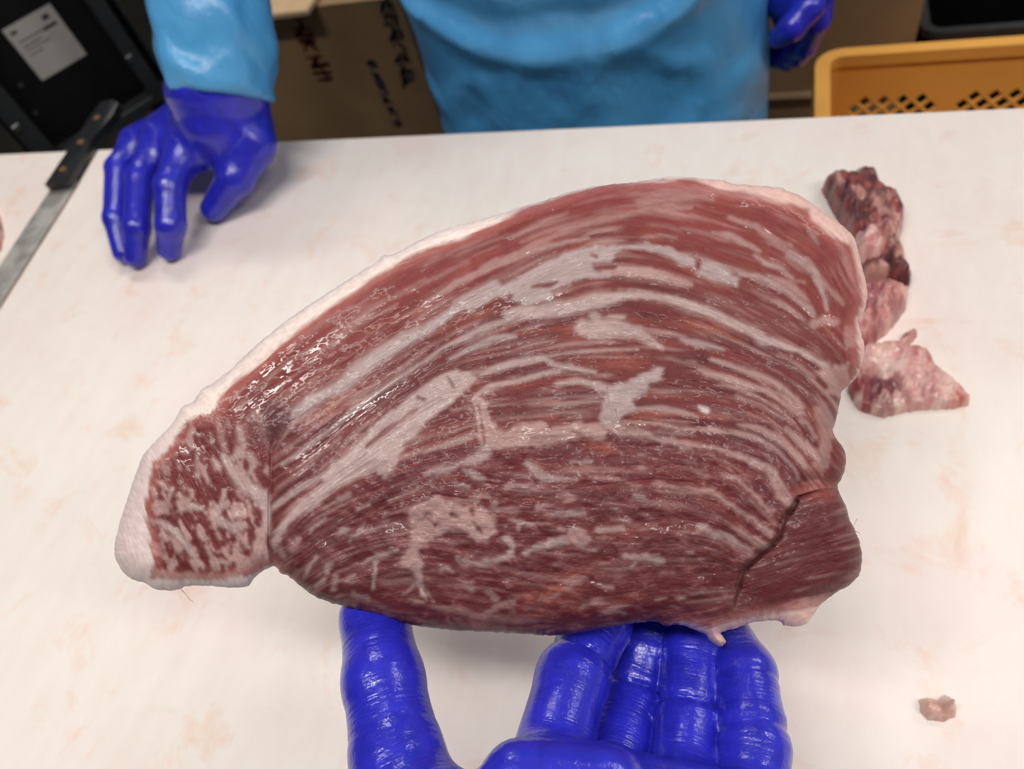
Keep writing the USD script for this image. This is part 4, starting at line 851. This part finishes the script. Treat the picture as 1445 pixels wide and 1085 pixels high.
# black equipment cabinet on a stand, open side towards the board
Q0 = EYE + ray(100, 100)/np.linalg.norm(ray(100, 100))*1.42
ah = np.array([.588, .809, 0]); nn = np.array([ah[1], -ah[0], 0]); nn = nn if nn@(EYE-Q0) > 0 else -nn
def on_face(x, y, off=0.0):
    d_ = ray(x, y); t_ = ((Q0+nn*off-EYE)@nn)/(d_@nn); P_3 = EYE+d_*t_; return (P_3-Q0)@ah, P_3[2]
def fbox(a0, a1, z0, z1, d0, d1, r=0.0):
    m_ = rbox((a0, d0, z0), (a1, d1, z1), r) if r else bx((a0, d0, z0), (a1, d1, z1))
    T = np.eye(4); T[:3, 0] = ah; T[:3, 1] = nn; T[:2, 3] = Q0[:2]
    if np.linalg.det(T[:3, :3]) < 0: m_.faces = m_.faces[:, ::-1]
    m_.apply_transform(T); return m_
aR = on_face(178, 65)[0]; aL = on_face(22, 168)[0]; zb_ = on_face(190, 155)[1]
cb_ = thing('equipment_cabinet', 'open black metal equipment cabinet with a silver label on its back panel', 'cabinet', loc=(Q0[0]-nn[0]*.1, Q0[1]-nn[1]*.1, 0))
obj('rail', fbox(aR-.012, aR+.012, zb_, 1.25, -.02, .0, .003), M_blackbar, cb_); obj('rail', fbox(aL-.016, aL+.016, zb_, 1.25, -.02, .0, .003), M_blackbar, cb_)
obj('rail', fbox(aR+.028, aR+.034, zb_, 1.25, -.06, -.03, .002), M_blackbar, cb_)
obj('lower_rail', fbox(aL-.016, aR+.034, zb_-.012, zb_+.004, -.03, .0, .003), M_blackbar, cb_)
obj('back_panel', fbox(aL-.016, aR+.034, zb_, 1.25, -.068, -.060), M_black, cb_)
obj('side_panel', fbox(aR+.030, aR+.038, zb_, 1.25, -.30, -.060), M_black, cb_); obj('side_panel', fbox(aL-.022, aL-.016, zb_, 1.25, -.30, -.020), M_black, cb_)
obj('roof_panel', fbox(aL-.022, aR+.038, 1.25, 1.26, -.30, 0), M_black, cb_); obj('base_panel', fbox(aL-.022, aR+.038, zb_-.02, zb_-.012, -.30, -.02), M_black, cb_)
for a_ in (aL-.01, aR+.02):
    for d_ in (-.03, -.27): obj('leg', fbox(a_-.012, a_+.012, 0, zb_-.02, d_-.012, d_+.012), M_black, cb_)
off = -.0595
L0, L1, L2, L3 = [on_face(*p_, off) for p_ in ((7,42),(70,3),(121,76),(57,117))]
la, lb = (L0[0]+L3[0])/2, (L1[0]+L2[0])/2; lt, lo_ = (L0[1]+L1[1])/2, (L2[1]+L3[1])/2
lab = obj('label', fbox(la, lb, lo_, lt, -.060, off), M_label, cb_); tag(lab, 'silver rectangular rating label')
W_, H_ = lb-la, lt-lo_
def ink(a0, a1, t0, t1): return fbox(la+W_*a0, la+W_*a1, lt-H_*t1, lt-H_*t0, off-.0001, off+.0003)
obj('label_print', [ink(.08, .20, .09, .15), ink(.72, .86, .10, .19), ink(.10, .80, .285, .305), ink(.62, .9, .27, .33), ink(.12, .5, .38, .40), ink(.12, .62, .46, .475), ink(.12, .40, .55, .565)], M_ink, lab)
for x_, y_, r_ in ((183,83,.006),(24,181,.006),(30,121,.004),(51,160,.004)):
    on_rail = r_ > .005; a_, z_ = on_face(x_, y_, 0.0 if on_rail else off)
    obj('screw', fbox(a_-r_, a_+r_, z_-r_, z_+r_, (0 if on_rail else -.060)-.001, (0 if on_rail else -.060)+.003, .0015), M_screw if on_rail else M_blackbar, cb_)
